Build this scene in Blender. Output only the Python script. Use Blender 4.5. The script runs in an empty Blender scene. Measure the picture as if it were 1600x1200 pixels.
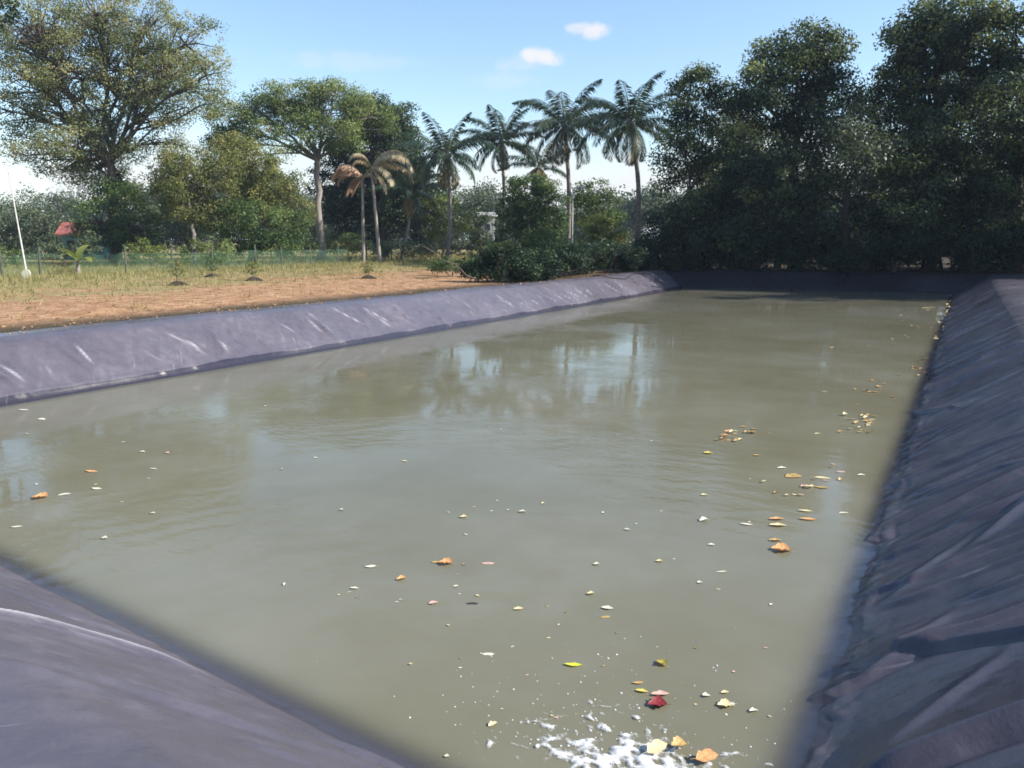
import bpy, math, random
import numpy as np
from mathutils import Vector, Matrix

random.seed(7)
RNG = np.random.default_rng(11)
S = bpy.context.scene
COL = S.collection
R = math.radians

# ------------------------------------------------------------------ camera
CAM_H = 2.6
FPX = 1232.0
PITCH, YAW = R(10.39), R(29.79)
cd = bpy.data.cameras.new('camera')
cd.sensor_width = 36.0
cd.lens = 36.0 * FPX / 1600.0
cd.clip_start = 0.05
cd.clip_end = 6000
cam = bpy.data.objects.new('camera', cd)
COL.objects.link(cam)
cam.location = (0, 0, CAM_H)
cam.rotation_euler = (R(90) - PITCH, 0, YAW)
S.camera = cam

FW = np.array([-math.sin(YAW), math.cos(YAW), 0.0])          # level forward
RT = np.array([math.cos(YAW), math.sin(YAW), 0.0])
FWP = FW * math.cos(PITCH) + np.array([0, 0, -math.sin(PITCH)])
UPP = np.cross(RT, FWP)
EYE = np.array([0, 0, CAM_H])


def ray(px, py):
    return FWP + RT * (px - 800) / FPX + UPP * (600 - py) / FPX


def on_z(px, py, z):
    d = ray(px, py)
    return EYE + d * ((z - CAM_H) / d[2])


def at(px, py, D):
    """survey point seen at (px,py), D metres ahead of the camera"""
    d = ray(px, py)
    return EYE + d * (D / float(d @ FW))


# ------------------------------------------------------------------ noise
def _hash(ix, iy, seed):
    h = (ix * 374761393 + iy * 668265263 + seed * 974711) & 0xffffffff
    h = ((h ^ (h >> 13)) * 1274126177) & 0xffffffff
    return ((h ^ (h >> 16)) & 0xffff) / 65535.0


def vnoise(x, y, seed=0):
    x = np.asarray(x, float); y = np.asarray(y, float)
    ix = np.floor(x).astype(np.int64); iy = np.floor(y).astype(np.int64)
    fx = x - ix; fy = y - iy
    fx = fx * fx * (3 - 2 * fx); fy = fy * fy * (3 - 2 * fy)
    a = _hash(ix, iy, seed); b = _hash(ix + 1, iy, seed)
    c = _hash(ix, iy + 1, seed); d = _hash(ix + 1, iy + 1, seed)
    return (a * (1 - fx) + b * fx) * (1 - fy) + (c * (1 - fx) + d * fx) * fy - 0.5


def fbm(x, y, seed=0, octv=3):
    s = 0; a = 1.0
    for k in range(octv):
        s = s + a * vnoise(x * 2 ** k, y * 2 ** k, seed + k); a *= 0.5
    return s


def sstep(a, b, x):
    t = np.clip((x - a) / (b - a), 0, 1)
    return t * t * (3 - 2 * t)


# ------------------------------------------------------------------ objects
def tag(o, label=None, cat=None, group=None, kind=None):
    if label: o['label'] = label
    if cat: o['category'] = cat
    if group: o['group'] = group
    if kind: o['kind'] = kind
    return o


def empty(name, loc=(0, 0, 0), label=None, cat=None, group=None):
    o = bpy.data.objects.new(name, None)
    o.empty_display_size = 0.2
    COL.objects.link(o)
    o.location = tuple(float(v) for v in loc)
    return tag(o, label, cat, group)


def mesh_np(name, V, F, attr=None, smooth=False):
    """F: (n,3) or (n,4) int array"""
    V = np.asarray(V, np.float32); F = np.asarray(F, np.int32)
    me = bpy.data.meshes.new(name)
    me.vertices.add(len(V)); me.vertices.foreach_set('co', V.ravel())
    n, k = F.shape
    me.loops.add(n * k); me.loops.foreach_set('vertex_index', F.ravel())
    me.polygons.add(n)
    me.polygons.foreach_set('loop_start', np.arange(0, n * k, k, dtype=np.int32))
    try:
        me.polygons.foreach_set('loop_total', np.full(n, k, dtype=np.int32))
    except Exception:
        pass
    if smooth:
        me.polygons.foreach_set('use_smooth', np.ones(n, dtype=bool))
    for an, av in (attr or {}).items():
        a = me.attributes.new(an, 'FLOAT', 'POINT')
        a.data.foreach_set('value', np.asarray(av, np.float32))
    me.update(); me.validate()
    return me


def link(name, me, mat, parent=None, loc=None):
    o = bpy.data.objects.new(name, me)
    COL.objects.link(o)
    if mat is not None and len(me.materials) == 0:
        me.materials.append(mat)
    if parent is not None:
        o.parent = parent
    if loc is not None:
        o.location = tuple(float(v) for v in loc)
    return o


class MB:
    """collects tubes, boxes and quads into one mesh (verts in local space)"""
    def __init__(self):
        self.v = []; self.f = []; self.n = 0

    def add(self, V, F):
        V = np.asarray(V, float); F = np.asarray(F, int)
        if F.shape[1] == 3:
            F = np.column_stack([F, F[:, 2]])
        self.v.append(V); self.f.append(F + self.n); self.n += len(V)

    def tube(self, P, rad, k=7, cap=True):
        P = np.asarray(P, float); n = len(P)
        rad = np.broadcast_to(np.asarray(rad, float), (n,))
        T = np.gradient(P, axis=0)
        T /= np.linalg.norm(T, axis=1)[:, None] + 1e-9
        ref = np.array([1.0, 0.13, 0.0]) if abs(T[0][2]) > .7 else np.array([0, 0, 1.0])
        A = np.cross(T, ref); A /= np.linalg.norm(A, axis=1)[:, None] + 1e-9
        B = np.cross(T, A)
        th = np.linspace(0, 2 * math.pi, k, endpoint=False)
        V = (P[:, None, :] + rad[:, None, None] * (np.cos(th)[None, :, None] * A[:, None, :] + np.sin(th)[None, :, None] * B[:, None, :])).reshape(-1, 3)
        i = np.arange(n - 1)[:, None] * k; j = np.arange(k)[None, :]; j2 = (j + 1) % k
        F = np.stack([i + j, i + j2, i + k + j2, i + k + j], -1).reshape(-1, 4)
        self.add(V, F)
        if cap:
            for ring, c in ((0, P[0]), (n - 1, P[-1])):
                Vc = np.vstack([V[ring * k:(ring + 1) * k], c])
                Fc = np.array([[q, (q + 1) % k, k] for q in range(k)])
                self.add(Vc, Fc)
        return self

    def box(self, c, s, rz=0.0):
        c = np.asarray(c, float); s = np.asarray(s, float) / 2
        V = np.array([[x, y, z] for x in (-1, 1) for y in (-1, 1) for z in (-1, 1)], float) * s
        ca, sa = math.cos(rz), math.sin(rz)
        V = np.column_stack([V[:, 0] * ca - V[:, 1] * sa, V[:, 0] * sa + V[:, 1] * ca, V[:, 2]]) + c
        F = [[0, 1, 3, 2], [4, 6, 7, 5], [0, 4, 5, 1], [2, 3, 7, 6], [0, 2, 6, 4], [1, 5, 7, 3]]
        self.add(V, F); return self

    def build(self, name, mat, parent=None, smooth=False, loc=None):
        V = np.vstack(self.v); F = np.vstack(self.f)
        me = bpy.data.meshes.new(name)
        me.from_pydata(V.tolist(), [], [list(dict.fromkeys(q)) for q in F.tolist()])
        if smooth:
            me.polygons.foreach_set('use_smooth', np.ones(len(me.polygons), dtype=bool))
        me.update()
        return link(name, me, mat, parent, loc)


# ------------------------------------------------------------------ materials
def new_mat(name):
    m = bpy.data.materials.new(name)
    m.use_nodes = True
    nt = m.node_tree
    nt.nodes.clear()
    out = nt.nodes.new('ShaderNodeOutputMaterial')
    return m, nt, out


def N(nt, t, **kw):
    n = nt.nodes.new(t)
    for k, v in kw.items():
        if k.startswith('i_'):
            key = k[2:]
            key = int(key) if key.isdigit() else key.replace('_', ' ')
            n.inputs[key].default_value = v
        else:
            setattr(n, k, v)
    return n


def ramp(nt, fac, stops, interp='LINEAR'):
    r = nt.nodes.new('ShaderNodeValToRGB')
    r.color_ramp.interpolation = interp
    e = r.color_ramp.elements
    while len(e) < len(stops):
        e.new(0.5)
    for el, (p, c) in zip(e, stops):
        el.position = p
        el.color = (*c, 1.0)
    nt.links.new(fac, r.inputs[0])
    return r.outputs[0]


def pos(nt, scale=(1, 1, 1), rot=(0, 0, 0)):
    g = nt.nodes.new('ShaderNodeNewGeometry')
    mp = nt.nodes.new('ShaderNodeMapping')
    mp.inputs['Scale'].default_value = scale
    mp.inputs['Rotation'].default_value = rot
    nt.links.new(g.outputs['Position'], mp.inputs['Vector'])
    return mp.outputs[0]


def noise(nt, vec, scale, detail=3, rough=0.55, dist=0.0):
    n = nt.nodes.new('ShaderNodeTexNoise')
    n.inputs['Scale'].default_value = scale
    n.inputs['Detail'].default_value = detail
    n.inputs['Roughness'].default_value = rough
    n.inputs['Distortion'].default_value = dist
    if vec is not None:
        nt.links.new(vec, n.inputs['Vector'])
    return n.outputs['Fac']


def math_n(nt, op, a, b=None, c=None):
    n = nt.nodes.new('ShaderNodeMath')
    n.operation = op
    for i, v in enumerate((a, b, c)):
        if v is None: continue
        if isinstance(v, (int, float)):
            n.inputs[i].default_value = v
        else:
            nt.links.new(v, n.inputs[i])
    return n.outputs[0]


def mixc(nt, fac, a, b):
    n = nt.nodes.new('ShaderNodeMix')
    n.data_type = 'RGBA'
    for i, v in ((0, fac), (6, a), (7, b)):
        if isinstance(v, (int, float)):
            n.inputs[i].default_value = v
        elif isinstance(v, tuple):
            n.inputs[i].default_value = (*v, 1.0)
        else:
            nt.links.new(v, n.inputs[i])
    return n.outputs[2]


def maprange(nt, v, a, b, c=0.0, d=1.0, smooth=True):
    n = nt.nodes.new('ShaderNodeMapRange')
    if smooth: n.interpolation_type = 'SMOOTHSTEP'
    nt.links.new(v, n.inputs[0])
    for i, x in enumerate((a, b, c, d)):
        n.inputs[i + 1].default_value = x
    return n.outputs[0]


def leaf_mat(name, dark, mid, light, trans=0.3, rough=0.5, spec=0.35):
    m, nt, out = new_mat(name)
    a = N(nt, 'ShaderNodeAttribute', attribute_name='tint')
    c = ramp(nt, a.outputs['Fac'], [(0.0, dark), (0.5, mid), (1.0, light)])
    p = N(nt, 'ShaderNodeBsdfPrincipled')
    p.inputs['Roughness'].default_value = rough
    p.inputs['Specular IOR Level'].default_value = spec
    nt.links.new(c, p.inputs['Base Color'])
    t = N(nt, 'ShaderNodeBsdfTranslucent')
    nt.links.new(c, t.inputs['Color'])
    mx = N(nt, 'ShaderNodeMixShader')
    mx.inputs[0].default_value = trans
    nt.links.new(p.outputs[0], mx.inputs[1]); nt.links.new(t.outputs[0], mx.inputs[2])
    nt.links.new(mx.outputs[0], out.inputs[0])
    return m


def solid_mat(name, c1, c2, scale=8.0, rough=0.7, spec=0.3, bump=0.0, stretch=(1, 1, 1)):
    m, nt, out = new_mat(name)
    v = pos(nt, stretch)
    f = noise(nt, v, scale, 4, 0.6)
    col = ramp(nt, f, [(0.3, c1), (0.7, c2)])
    p = N(nt, 'ShaderNodeBsdfPrincipled')
    p.inputs['Roughness'].default_value = rough
    p.inputs['Specular IOR Level'].default_value = spec
    nt.links.new(col, p.inputs['Base Color'])
    if bump:
        b = N(nt, 'ShaderNodeBump')
        b.inputs['Strength'].default_value = bump
        b.inputs['Distance'].default_value = 0.02
        nt.links.new(f, b.inputs['Height']); nt.links.new(b.outputs[0], p.inputs['Normal'])
    nt.links.new(p.outputs[0], out.inputs[0])
    return m


M = {}
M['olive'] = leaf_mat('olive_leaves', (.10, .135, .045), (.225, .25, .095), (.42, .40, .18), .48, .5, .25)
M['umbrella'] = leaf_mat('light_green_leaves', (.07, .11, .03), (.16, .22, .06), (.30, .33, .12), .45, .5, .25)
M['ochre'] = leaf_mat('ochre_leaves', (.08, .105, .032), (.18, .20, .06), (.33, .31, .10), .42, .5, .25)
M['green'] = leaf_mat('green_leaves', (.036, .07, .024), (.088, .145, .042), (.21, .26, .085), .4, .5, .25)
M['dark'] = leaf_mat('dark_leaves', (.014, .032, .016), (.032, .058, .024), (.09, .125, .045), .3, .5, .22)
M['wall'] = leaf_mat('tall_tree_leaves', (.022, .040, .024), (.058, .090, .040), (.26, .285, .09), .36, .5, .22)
M['vine'] = leaf_mat('grey_green_leaves', (.04, .06, .03), (.10, .13, .06), (.24, .25, .13), .3, .45, .4)
M['grey'] = leaf_mat('far_leaves', (.055, .085, .045), (.105, .14, .07), (.18, .21, .11), .3)
M['lime'] = leaf_mat('lime_leaves', (.07, .11, .02), (.16, .20, .04), (.30, .32, .08), .35)
M['palm'] = leaf_mat('palm_fronds', (.018, .04, .022), (.045, .075, .035), (.12, .13, .06), .22, .4, .5)
M['palmold'] = leaf_mat('old_fronds', (.10, .085, .035), (.24, .19, .09), (.38, .30, .17), .25)
M['withered'] = leaf_mat('withered_fronds', (.30, .22, .12), (.45, .37, .22), (.56, .49, .33), .25)
M['pinkdry'] = leaf_mat('dry_pinkish_fronds', (.34, .20, .12), (.48, .32, .21), (.55, .43, .31), .25)
M['bark'] = solid_mat('bark', (.05, .042, .035), (.13, .105, .085), 5, .85, .2, .6, (1, 1, .3))
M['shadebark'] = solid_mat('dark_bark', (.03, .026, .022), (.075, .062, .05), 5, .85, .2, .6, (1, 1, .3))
M['palebark'] = solid_mat('pale_bark', (.16, .14, .12), (.34, .30, .26), 4, .85, .2, .5, (1, 1, .3))
M['palmbark'] = solid_mat('palm_bark', (.11, .10, .09), (.24, .21, .18), 6, .85, .2, .5, (.3, .3, 2.5))
M['greenpost'] = solid_mat('post_paint', (.05, .06, .05), (.11, .12, .10), 6, .6)
M['pole'] = solid_mat('pale_pole', (.36, .35, .33), (.55, .54, .50), 5, .6)
M['cream'] = solid_mat('cream_plate', (.68, .64, .42), (.8, .78, .58), 4, .5)
M['steel'] = solid_mat('lamp_metal', (.42, .42, .42), (.62, .62, .62), 5, .45)
M['redroof'] = solid_mat('red_roof', (.22, .07, .055), (.40, .15, .12), 3, .7)
M['teal'] = solid_mat('teal_wall', (.07, .17, .16), (.13, .25, .23), 2, .8)
M['white'] = solid_mat('white_paint', (.6, .6, .58), (.8, .8, .78), 2, .6)
M['greywall'] = solid_mat('grey_wall', (.28, .29, .28), (.45, .45, .43), 1.5, .8)
M['darkopen'] = solid_mat('dark_opening', (.015, .016, .018), (.03, .03, .032), 3, .6)
M['twig'] = solid_mat('dead_twig', (.12, .10, .08), (.26, .23, .18), 9, .9)
M['mulch'] = solid_mat('dark_mulch', (.02, .016, .012), (.06, .045, .03), 12, .95)
M['rag'] = solid_mat('pale_scrap', (.3, .3, .34), (.55, .55, .6), 6, .6)
M['bluerag'] = solid_mat('blue_scrap', (.2, .22, .38), (.42, .44, .62), 6, .6)


def fleaf_mat(name, c1, c2):
    m, nt, out = new_mat(name)
    tc = N(nt, 'ShaderNodeTexCoord')
    f = noise(nt, tc.outputs['Object'], 9, 3, .6)
    col = ramp(nt, f, [(0.32, c1), (0.68, c2)])
    p = N(nt, 'ShaderNodeBsdfPrincipled')
    p.inputs['Roughness'].default_value = .42
    nt.links.new(col, p.inputs['Base Color'])
    t = N(nt, 'ShaderNodeBsdfTranslucent'); nt.links.new(col, t.inputs['Color'])
    mx = N(nt, 'ShaderNodeMixShader'); mx.inputs[0].default_value = .15
    nt.links.new(p.outputs[0], mx.inputs[1]); nt.links.new(t.outputs[0], mx.inputs[2])
    nt.links.new(mx.outputs[0], out.inputs[0])
    return m


LM = {
    'pale': fleaf_mat('pale_leaf', (.62, .58, .42), (.8, .78, .64)),
    'cream': fleaf_mat('cream_leaf', (.62, .50, .25), (.8, .70, .42)),
    'orange': fleaf_mat('orange_leaf', (.55, .24, .07), (.80, .48, .22)),
    'tan': fleaf_mat('tan_leaf', (.34, .20, .06), (.66, .46, .18)),
    'brown': fleaf_mat('brown_leaf', (.16, .09, .04), (.34, .2, .09)),
    'yellow': fleaf_mat('yellow_leaf', (.66, .50, .07), (.80, .66, .2)),
    'lime': fleaf_mat('lime_leaf', (.50, .52, .03), (.72, .70, .06)),
    'red': fleaf_mat('red_leaf', (.16, .012, .018), (.30, .04, .04)),
    'pink': fleaf_mat('pink_leaf', (.55, .32, .26), (.72, .48, .40)),
    'dark': fleaf_mat('dark_leaf', (.03, .025, .025), (.07, .055, .05)),
}


# ------------------------------------------------------------------ world, sun
SUN_EL, SUN_AZ = 34.0, 70.0     # azimuth from +Y towards +X
w = bpy.data.worlds.new('World'); S.world = w
w.use_nodes = True
nt = w.node_tree; nt.nodes.clear()
wo = nt.nodes.new('ShaderNodeOutputWorld')
bg = nt.nodes.new('ShaderNodeBackground')
SKY_S = 0.125
bg.inputs['Strength'].default_value = SKY_S
sky = nt.nodes.new('ShaderNodeTexSky')
sky.sky_type = 'NISHITA'
sky.sun_disc = False
sky.sun_elevation = R(SUN_EL); sky.sun_rotation = R(SUN_AZ)
sky.air_density = 1.1; sky.dust_density = 0.25; sky.ozone_density = 2.6
tc = nt.nodes.new('ShaderNodeTexCoord')
DIR = tc.outputs['Generated']
sep = nt.nodes.new('ShaderNodeSeparateXYZ'); nt.links.new(DIR, sep.inputs[0])


def vdot(vec, d):
    n = nt.nodes.new('ShaderNodeVectorMath'); n.operation = 'DOT_PRODUCT'
    nt.links.new(vec, n.inputs[0]); n.inputs[1].default_value = tuple(float(x) for x in d)
    return n.outputs['Value']


cn = noise(nt, DIR, 26, 5, .6, .3)
cn2 = noise(nt, DIR, 7, 5, .6, .2)
masks = []
for (px, py, sx, sy, amp) in ((918, 46, .028, .011, .85), (852, 89, .034, .012, .92), (815, 100, .045, .012, .28), (790, 125, .05, .012, .2),
                              (540, 95, .09, .012, .2)):
    d = ray(px, py); d = d / np.linalg.norm(d)
    r = np.cross(d, [0, 0, 1]); r /= np.linalg.norm(r); u = np.cross(r, d)
    a = math_n(nt, 'DIVIDE', vdot(DIR, r), sx); b = math_n(nt, 'DIVIDE', vdot(DIR, u), sy)
    q = math_n(nt, 'ADD', math_n(nt, 'MULTIPLY', a, a), math_n(nt, 'MULTIPLY', b, b))
    q = math_n(nt, 'ADD', q, math_n(nt, 'MULTIPLY', math_n(nt, 'SUBTRACT', cn, .5), 3.2))
    mk = maprange(nt, q, 1.1, -.1, 0, amp)
    front = math_n(nt, 'GREATER_THAN', vdot(DIR, d), 0.0)
    masks.append(math_n(nt, 'MULTIPLY', mk, front))
low = maprange(nt, math_n(nt, 'ADD', sep.outputs['Z'], math_n(nt, 'MULTIPLY', math_n(nt, 'SUBTRACT', cn2, .5), -.28)), .15, .03, 0, .9)
masks.append(low)
mk = masks[0]
for q in masks[1:]:
    mk = math_n(nt, 'MAXIMUM', mk, q)
CLOUD = 0.55 / SKY_S
colr = mixc(nt, mk, sky.outputs[0], (CLOUD, CLOUD * .985, CLOUD * .99))
nt.links.new(colr, bg.inputs['Color'])
nt.links.new(bg.outputs[0], wo.inputs['Surface'])

sd = bpy.data.lights.new('sun', 'SUN'); sd.energy = 5.0; sd.angle = R(.5); sd.color = (1.0, .94, .86)
so = bpy.data.objects.new('sun', sd); COL.objects.link(so)
sdir = Vector((math.cos(R(SUN_EL)) * math.sin(R(SUN_AZ)), math.cos(R(SUN_EL)) * math.cos(R(SUN_AZ)), math.sin(R(SUN_EL))))
so.rotation_euler = sdir.to_track_quat('Z', 'Y').to_euler()
so.location = sdir * 80

S.view_settings.view_transform = 'Standard'
S.view_settings.look = 'None'
S.view_settings.exposure = 0.82
S.view_settings.gamma = 1.0
S.cycles.filter_width = 1.7
S.cycles.max_bounces = 8
S.cycles.transparent_max_bounces = 12
S.cycles.caustics_reflective = False
S.cycles.caustics_refractive = False

# ------------------------------------------------------------------ pond layout
TOPZ = 0.95
NL, NR = np.array([-13.15, 3.74]), np.array([-.5, 2.64])
FR, FL = np.array([-.5, 45.2]), np.array([-13.25, 41.6])


def unit(v):
    return v / np.linalg.norm(v)


def outward(a, b):      # a->b anticlockwise seen from above: outward is to the right
    d = unit(b - a)
    return np.array([d[1], -d[0]])


SIDES = {   # name: (start corner, end corner, slope width, flat top width)
    'near': (NL, NR, 1.5, 4.5),
    'right': (NR, FR, 1.9, 1.9),
    'far': (FR, FL, 1.2, .5),
    'left': (FL, NL, 1.2, .34),
}
ORDER = ['near', 'right', 'far', 'left']


def profile(side, v):
    """v = horizontal offset from the waterline (m, + is outside) as fraction parameter -> (o, z)"""
    wd, fl = SIDES[side][2], SIDES[side][3]
    # v in [-1,0] under water, [0,1] slope, [1,1.25] rounded lip, [1.25,2] top
    o = np.where(v <= 0, v * 3.2, np.where(v <= 1, v * wd, wd + (v - 1) * fl))
    ou = np.maximum(-v, 0) * 3.2            # a gently sloping toe under water, then deeper
    z = np.where(v <= 0, -(.22 * ou + .38 * np.maximum(ou - .8, 0)), v * TOPZ)
    dd = np.maximum(v - .86, 0)
    top = TOPZ * (1 - .10 * np.exp(-np.maximum(v - .86, 0) / .12)) - .035
    z = np.where(v > .86, np.minimum(z, top), z)
    z = np.where(v > 1.93, z - (v - 1.93) / .07 * .16, z)
    return o, z


def gapcheck(x, y):
    """signed offset outside the waterline rectangle, per side, scaled to v"""
    best = None
    for s in ORDER:
        a, b, wd, fl = SIDES[s]
        n = outward(a, b)
        o = (x - a[0]) * n[0] + (y - a[1]) * n[1]
        v = np.where(o <= 0, o / 3.2, np.where(o <= wd, o / wd, 1 + (o - wd) / fl))
        best = v if best is None else np.maximum(best, v)
    return best


# ------------------------------------------------------------------ ground
def ground_z(x, y):
    x = np.asarray(x, float); y = np.asarray(y, float)
    v = gapcheck(x, y)
    g = .90 + .05 * fbm(x * .35, y * .35, 3) + .03 * fbm(x * 1.7, y * 1.7, 9, 2)
    g = g - .1 * sstep(10, 40, -14 - x)
    g = g + .12 * sstep(46, 52, y) * sstep(-22, -14, x)
    inside = np.clip(v, -1, 2)
    zin = np.where(v <= 0, -2.6, np.where(v < .95, v * TOPZ - .30, .80))
    return np.where(v < 2.15, np.minimum(g, zin), np.where(v < 2.8, np.minimum(g, .88), g))


def axis(lo, hi, step, far):
    a = list(np.arange(lo, hi + 1e-6, step))
    s = step; p = hi
    while p < far:
        s *= 1.35; p += s; a.append(p)
    s = step; p = lo; pre = []
    while p > -far:
        s *= 1.35; p -= s; pre.append(p)
    return np.array(pre[::-1] + a)


gx = axis(-46, 8, .3, 2500); gy = axis(-4, 66, .3, 2500)
GX, GY = np.meshgrid(gx, gy)
GZ = ground_z(GX, GY)
nx, ny = len(gx), len(gy)
V = np.column_stack([GX.ravel(), GY.ravel(), GZ.ravel()])
i = np.arange(ny - 1)[:, None] * nx + np.arange(nx - 1)[None, :]
F = np.stack([i, i + 1, i + nx + 1, i + nx], -1).reshape(-1, 4)
m, nt, out = new_mat('soil_and_grass')
P = pos(nt)
sx = N(nt, 'ShaderNodeSeparateXYZ'); nt.links.new(P, sx.inputs[0])
n1 = noise(nt, P, .35, 5, .6); n2 = noise(nt, P, 2.6, 4, .65); n3 = noise(nt, P, 14, 3, .7)
soil = ramp(nt, math_n(nt, 'ADD', math_n(nt, 'MULTIPLY', n2, .6), math_n(nt, 'MULTIPLY', n3, .4)),
            [(.36, (.20, .105, .05)), (.5, (.36, .205, .11)), (.62, (.50, .32, .19))])
grass = ramp(nt, math_n(nt, 'ADD', math_n(nt, 'MULTIPLY', n2, .5), math_n(nt, 'MULTIPLY', n3, .5)),
             [(.36, (.13, .125, .045)), (.5, (.26, .215, .095)), (.64, (.42, .33, .17))])
gf = math_n(nt, 'ADD', math_n(nt, 'MULTIPLY', sx.outputs['X'], -.1), math_n(nt, 'MULTIPLY', math_n(nt, 'SUBTRACT', n1, .5), 2.6))
gf = math_n(nt, 'ADD', gf, math_n(nt, 'MULTIPLY', math_n(nt, 'SUBTRACT', n2, .5), 2.2))
gf = math_n(nt, 'ADD', gf, math_n(nt, 'MULTIPLY', sx.outputs['Y'], -.012))
gfac = maprange(nt, gf, 1.95, 2.8)
c = mixc(nt, gfac, soil, grass)
c = mixc(nt, maprange(nt, sx.outputs['X'], -17.5, -15.5), c, (.07, .055, .035))
pb = N(nt, 'ShaderNodeBsdfPrincipled'); pb.inputs['Roughness'].default_value = .95
pb.inputs['Specular IOR Level'].default_value = .1
nt.links.new(c, pb.inputs['Base Color'])
bp = N(nt, 'ShaderNodeBump'); bp.inputs['Strength'].default_value = .8; bp.inputs['Distance'].default_value = .08
nt.links.new(math_n(nt, 'ADD', n2, math_n(nt, 'MULTIPLY', n3, .5)), bp.inputs['Height']); nt.links.new(bp.outputs[0], pb.inputs['Normal'])
nt.links.new(pb.outputs[0], out.inputs[0])
tag(link('ground', mesh_np('ground', V, F, smooth=True), m), kind='structure')


# ------------------------------------------------------------------ pond liner
m, nt, out = new_mat('liner_sheet')
P = pos(nt)
d1 = noise(nt, P, .5, 5, .6); d2 = noise(nt, P, 5, 5, .65); d3 = noise(nt, P, 60, 2, .5)
dust_shade = math_n(nt, 'ADD', math_n(nt, 'MULTIPLY', d1, .55), math_n(nt, 'MULTIPLY', d2, .45))
sa_ = N(nt, 'ShaderNodeAttribute', attribute_name='sa'); sb_ = N(nt, 'ShaderNodeAttribute', attribute_name='sb')
cx_ = N(nt, 'ShaderNodeCombineXYZ')
nt.links.new(math_n(nt, 'MULTIPLY', sa_.outputs['Fac'], 14.0), cx_.inputs[0]); nt.links.new(math_n(nt, 'MULTIPLY', sb_.outputs['Fac'], 1.6), cx_.inputs[1])
STK = cx_.outputs[0]
stk2 = noise(nt, STK, .45, 4, .6)
dust_shade = math_n(nt, 'ADD', math_n(nt, 'MULTIPLY', dust_shade, .84), math_n(nt, 'MULTIPLY', stk2, .16))
LINER_COL = [(.34, (.076, .068, .084)), (.52, (.106, .095, .114)), (.68, (.160, .146, .165))]
col = ramp(nt, dust_shade, LINER_COL)
du_ = N(nt, 'ShaderNodeAttribute', attribute_name='dust_shade')
col = mixc(nt, du_.outputs['Fac'], (.019, .016, .021), col)  # low panel values fade to near-black, shade painted into the sheet
rz = N(nt, 'ShaderNodeSeparateXYZ'); nt.links.new(P, rz.inputs[0])
mud = maprange(nt, math_n(nt, 'ADD', rz.outputs['Z'], math_n(nt, 'MULTIPLY', math_n(nt, 'SUBTRACT', d2, .5), .12)), .10, -.01)
col = mixc(nt, math_n(nt, 'MULTIPLY', mud, .2), col, (.17, .15, .125))
silt_lift = maprange(nt, math_n(nt, 'ADD', rz.outputs['Z'], math_n(nt, 'MULTIPLY', math_n(nt, 'SUBTRACT', d2, .5), .05)), -.005, -.06)
col = mixc(nt, math_n(nt, 'MULTIPLY', silt_lift, .55), col, (.20, .185, .225))  # pale silt tone, also making up for light lost under water
wz = math_n(nt, 'ADD', rz.outputs['Z'], math_n(nt, 'MULTIPLY', math_n(nt, 'SUBTRACT', d1, .5), .16))
wk_ = N(nt, 'ShaderNodeAttribute', attribute_name='wetness')
wsc = maprange(nt, wk_.outputs['Fac'], .9, 1.0, 3.6, 1.0, False)     # a thinner wet line on the steeper-lit banks
wet = math_n(nt, 'MULTIPLY', maprange(nt, rz.outputs['Z'], -.06, -.02), maprange(nt, math_n(nt, 'MULTIPLY', wz, wsc), .12, .095))
wa = N(nt, 'ShaderNodeAttribute', attribute_name='wetness')
col = mixc(nt, math_n(nt, 'MULTIPLY', math_n(nt, 'MULTIPLY', wet, .9), wa.outputs['Fac']), col, (.022, .02, .032))
scr = noise(nt, STK, 1.0, 3, .55)
scrf = math_n(nt, 'MULTIPLY', maprange(nt, scr, .64, .74), maprange(nt, d1, .46, .60))
col = mixc(nt, math_n(nt, 'MULTIPLY', scrf, .38), col, (.5, .47, .5))
cr_ = N(nt, 'ShaderNodeAttribute', attribute_name='fold_glint')     # white painted along fold crests, standing in for sun glints
col = mixc(nt, math_n(nt, 'MULTIPLY', cr_.outputs['Fac'], .85), col, (.62, .58, .62))
pb = N(nt, 'ShaderNodeBsdfPrincipled')
pb.inputs['Specular IOR Level'].default_value = .5
nt.links.new(col, pb.inputs['Base Color'])
nt.links.new(maprange(nt, dust_shade, .35, .65, .24, .44), pb.inputs['Roughness'])
bp = N(nt, 'ShaderNodeBump'); bp.inputs['Strength'].default_value = .6; bp.inputs['Distance'].default_value = .012
nt.links.new(math_n(nt, 'ADD', math_n(nt, 'ADD', d2, math_n(nt, 'MULTIPLY', d3, .12)), math_n(nt, 'MULTIPLY', scr, .3)), bp.inputs['Height'])
nt.links.new(bp.outputs[0], pb.inputs['Normal'])
nt.links.new(pb.outputs[0], out.inputs[0])
M['liner'] = m

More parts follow.
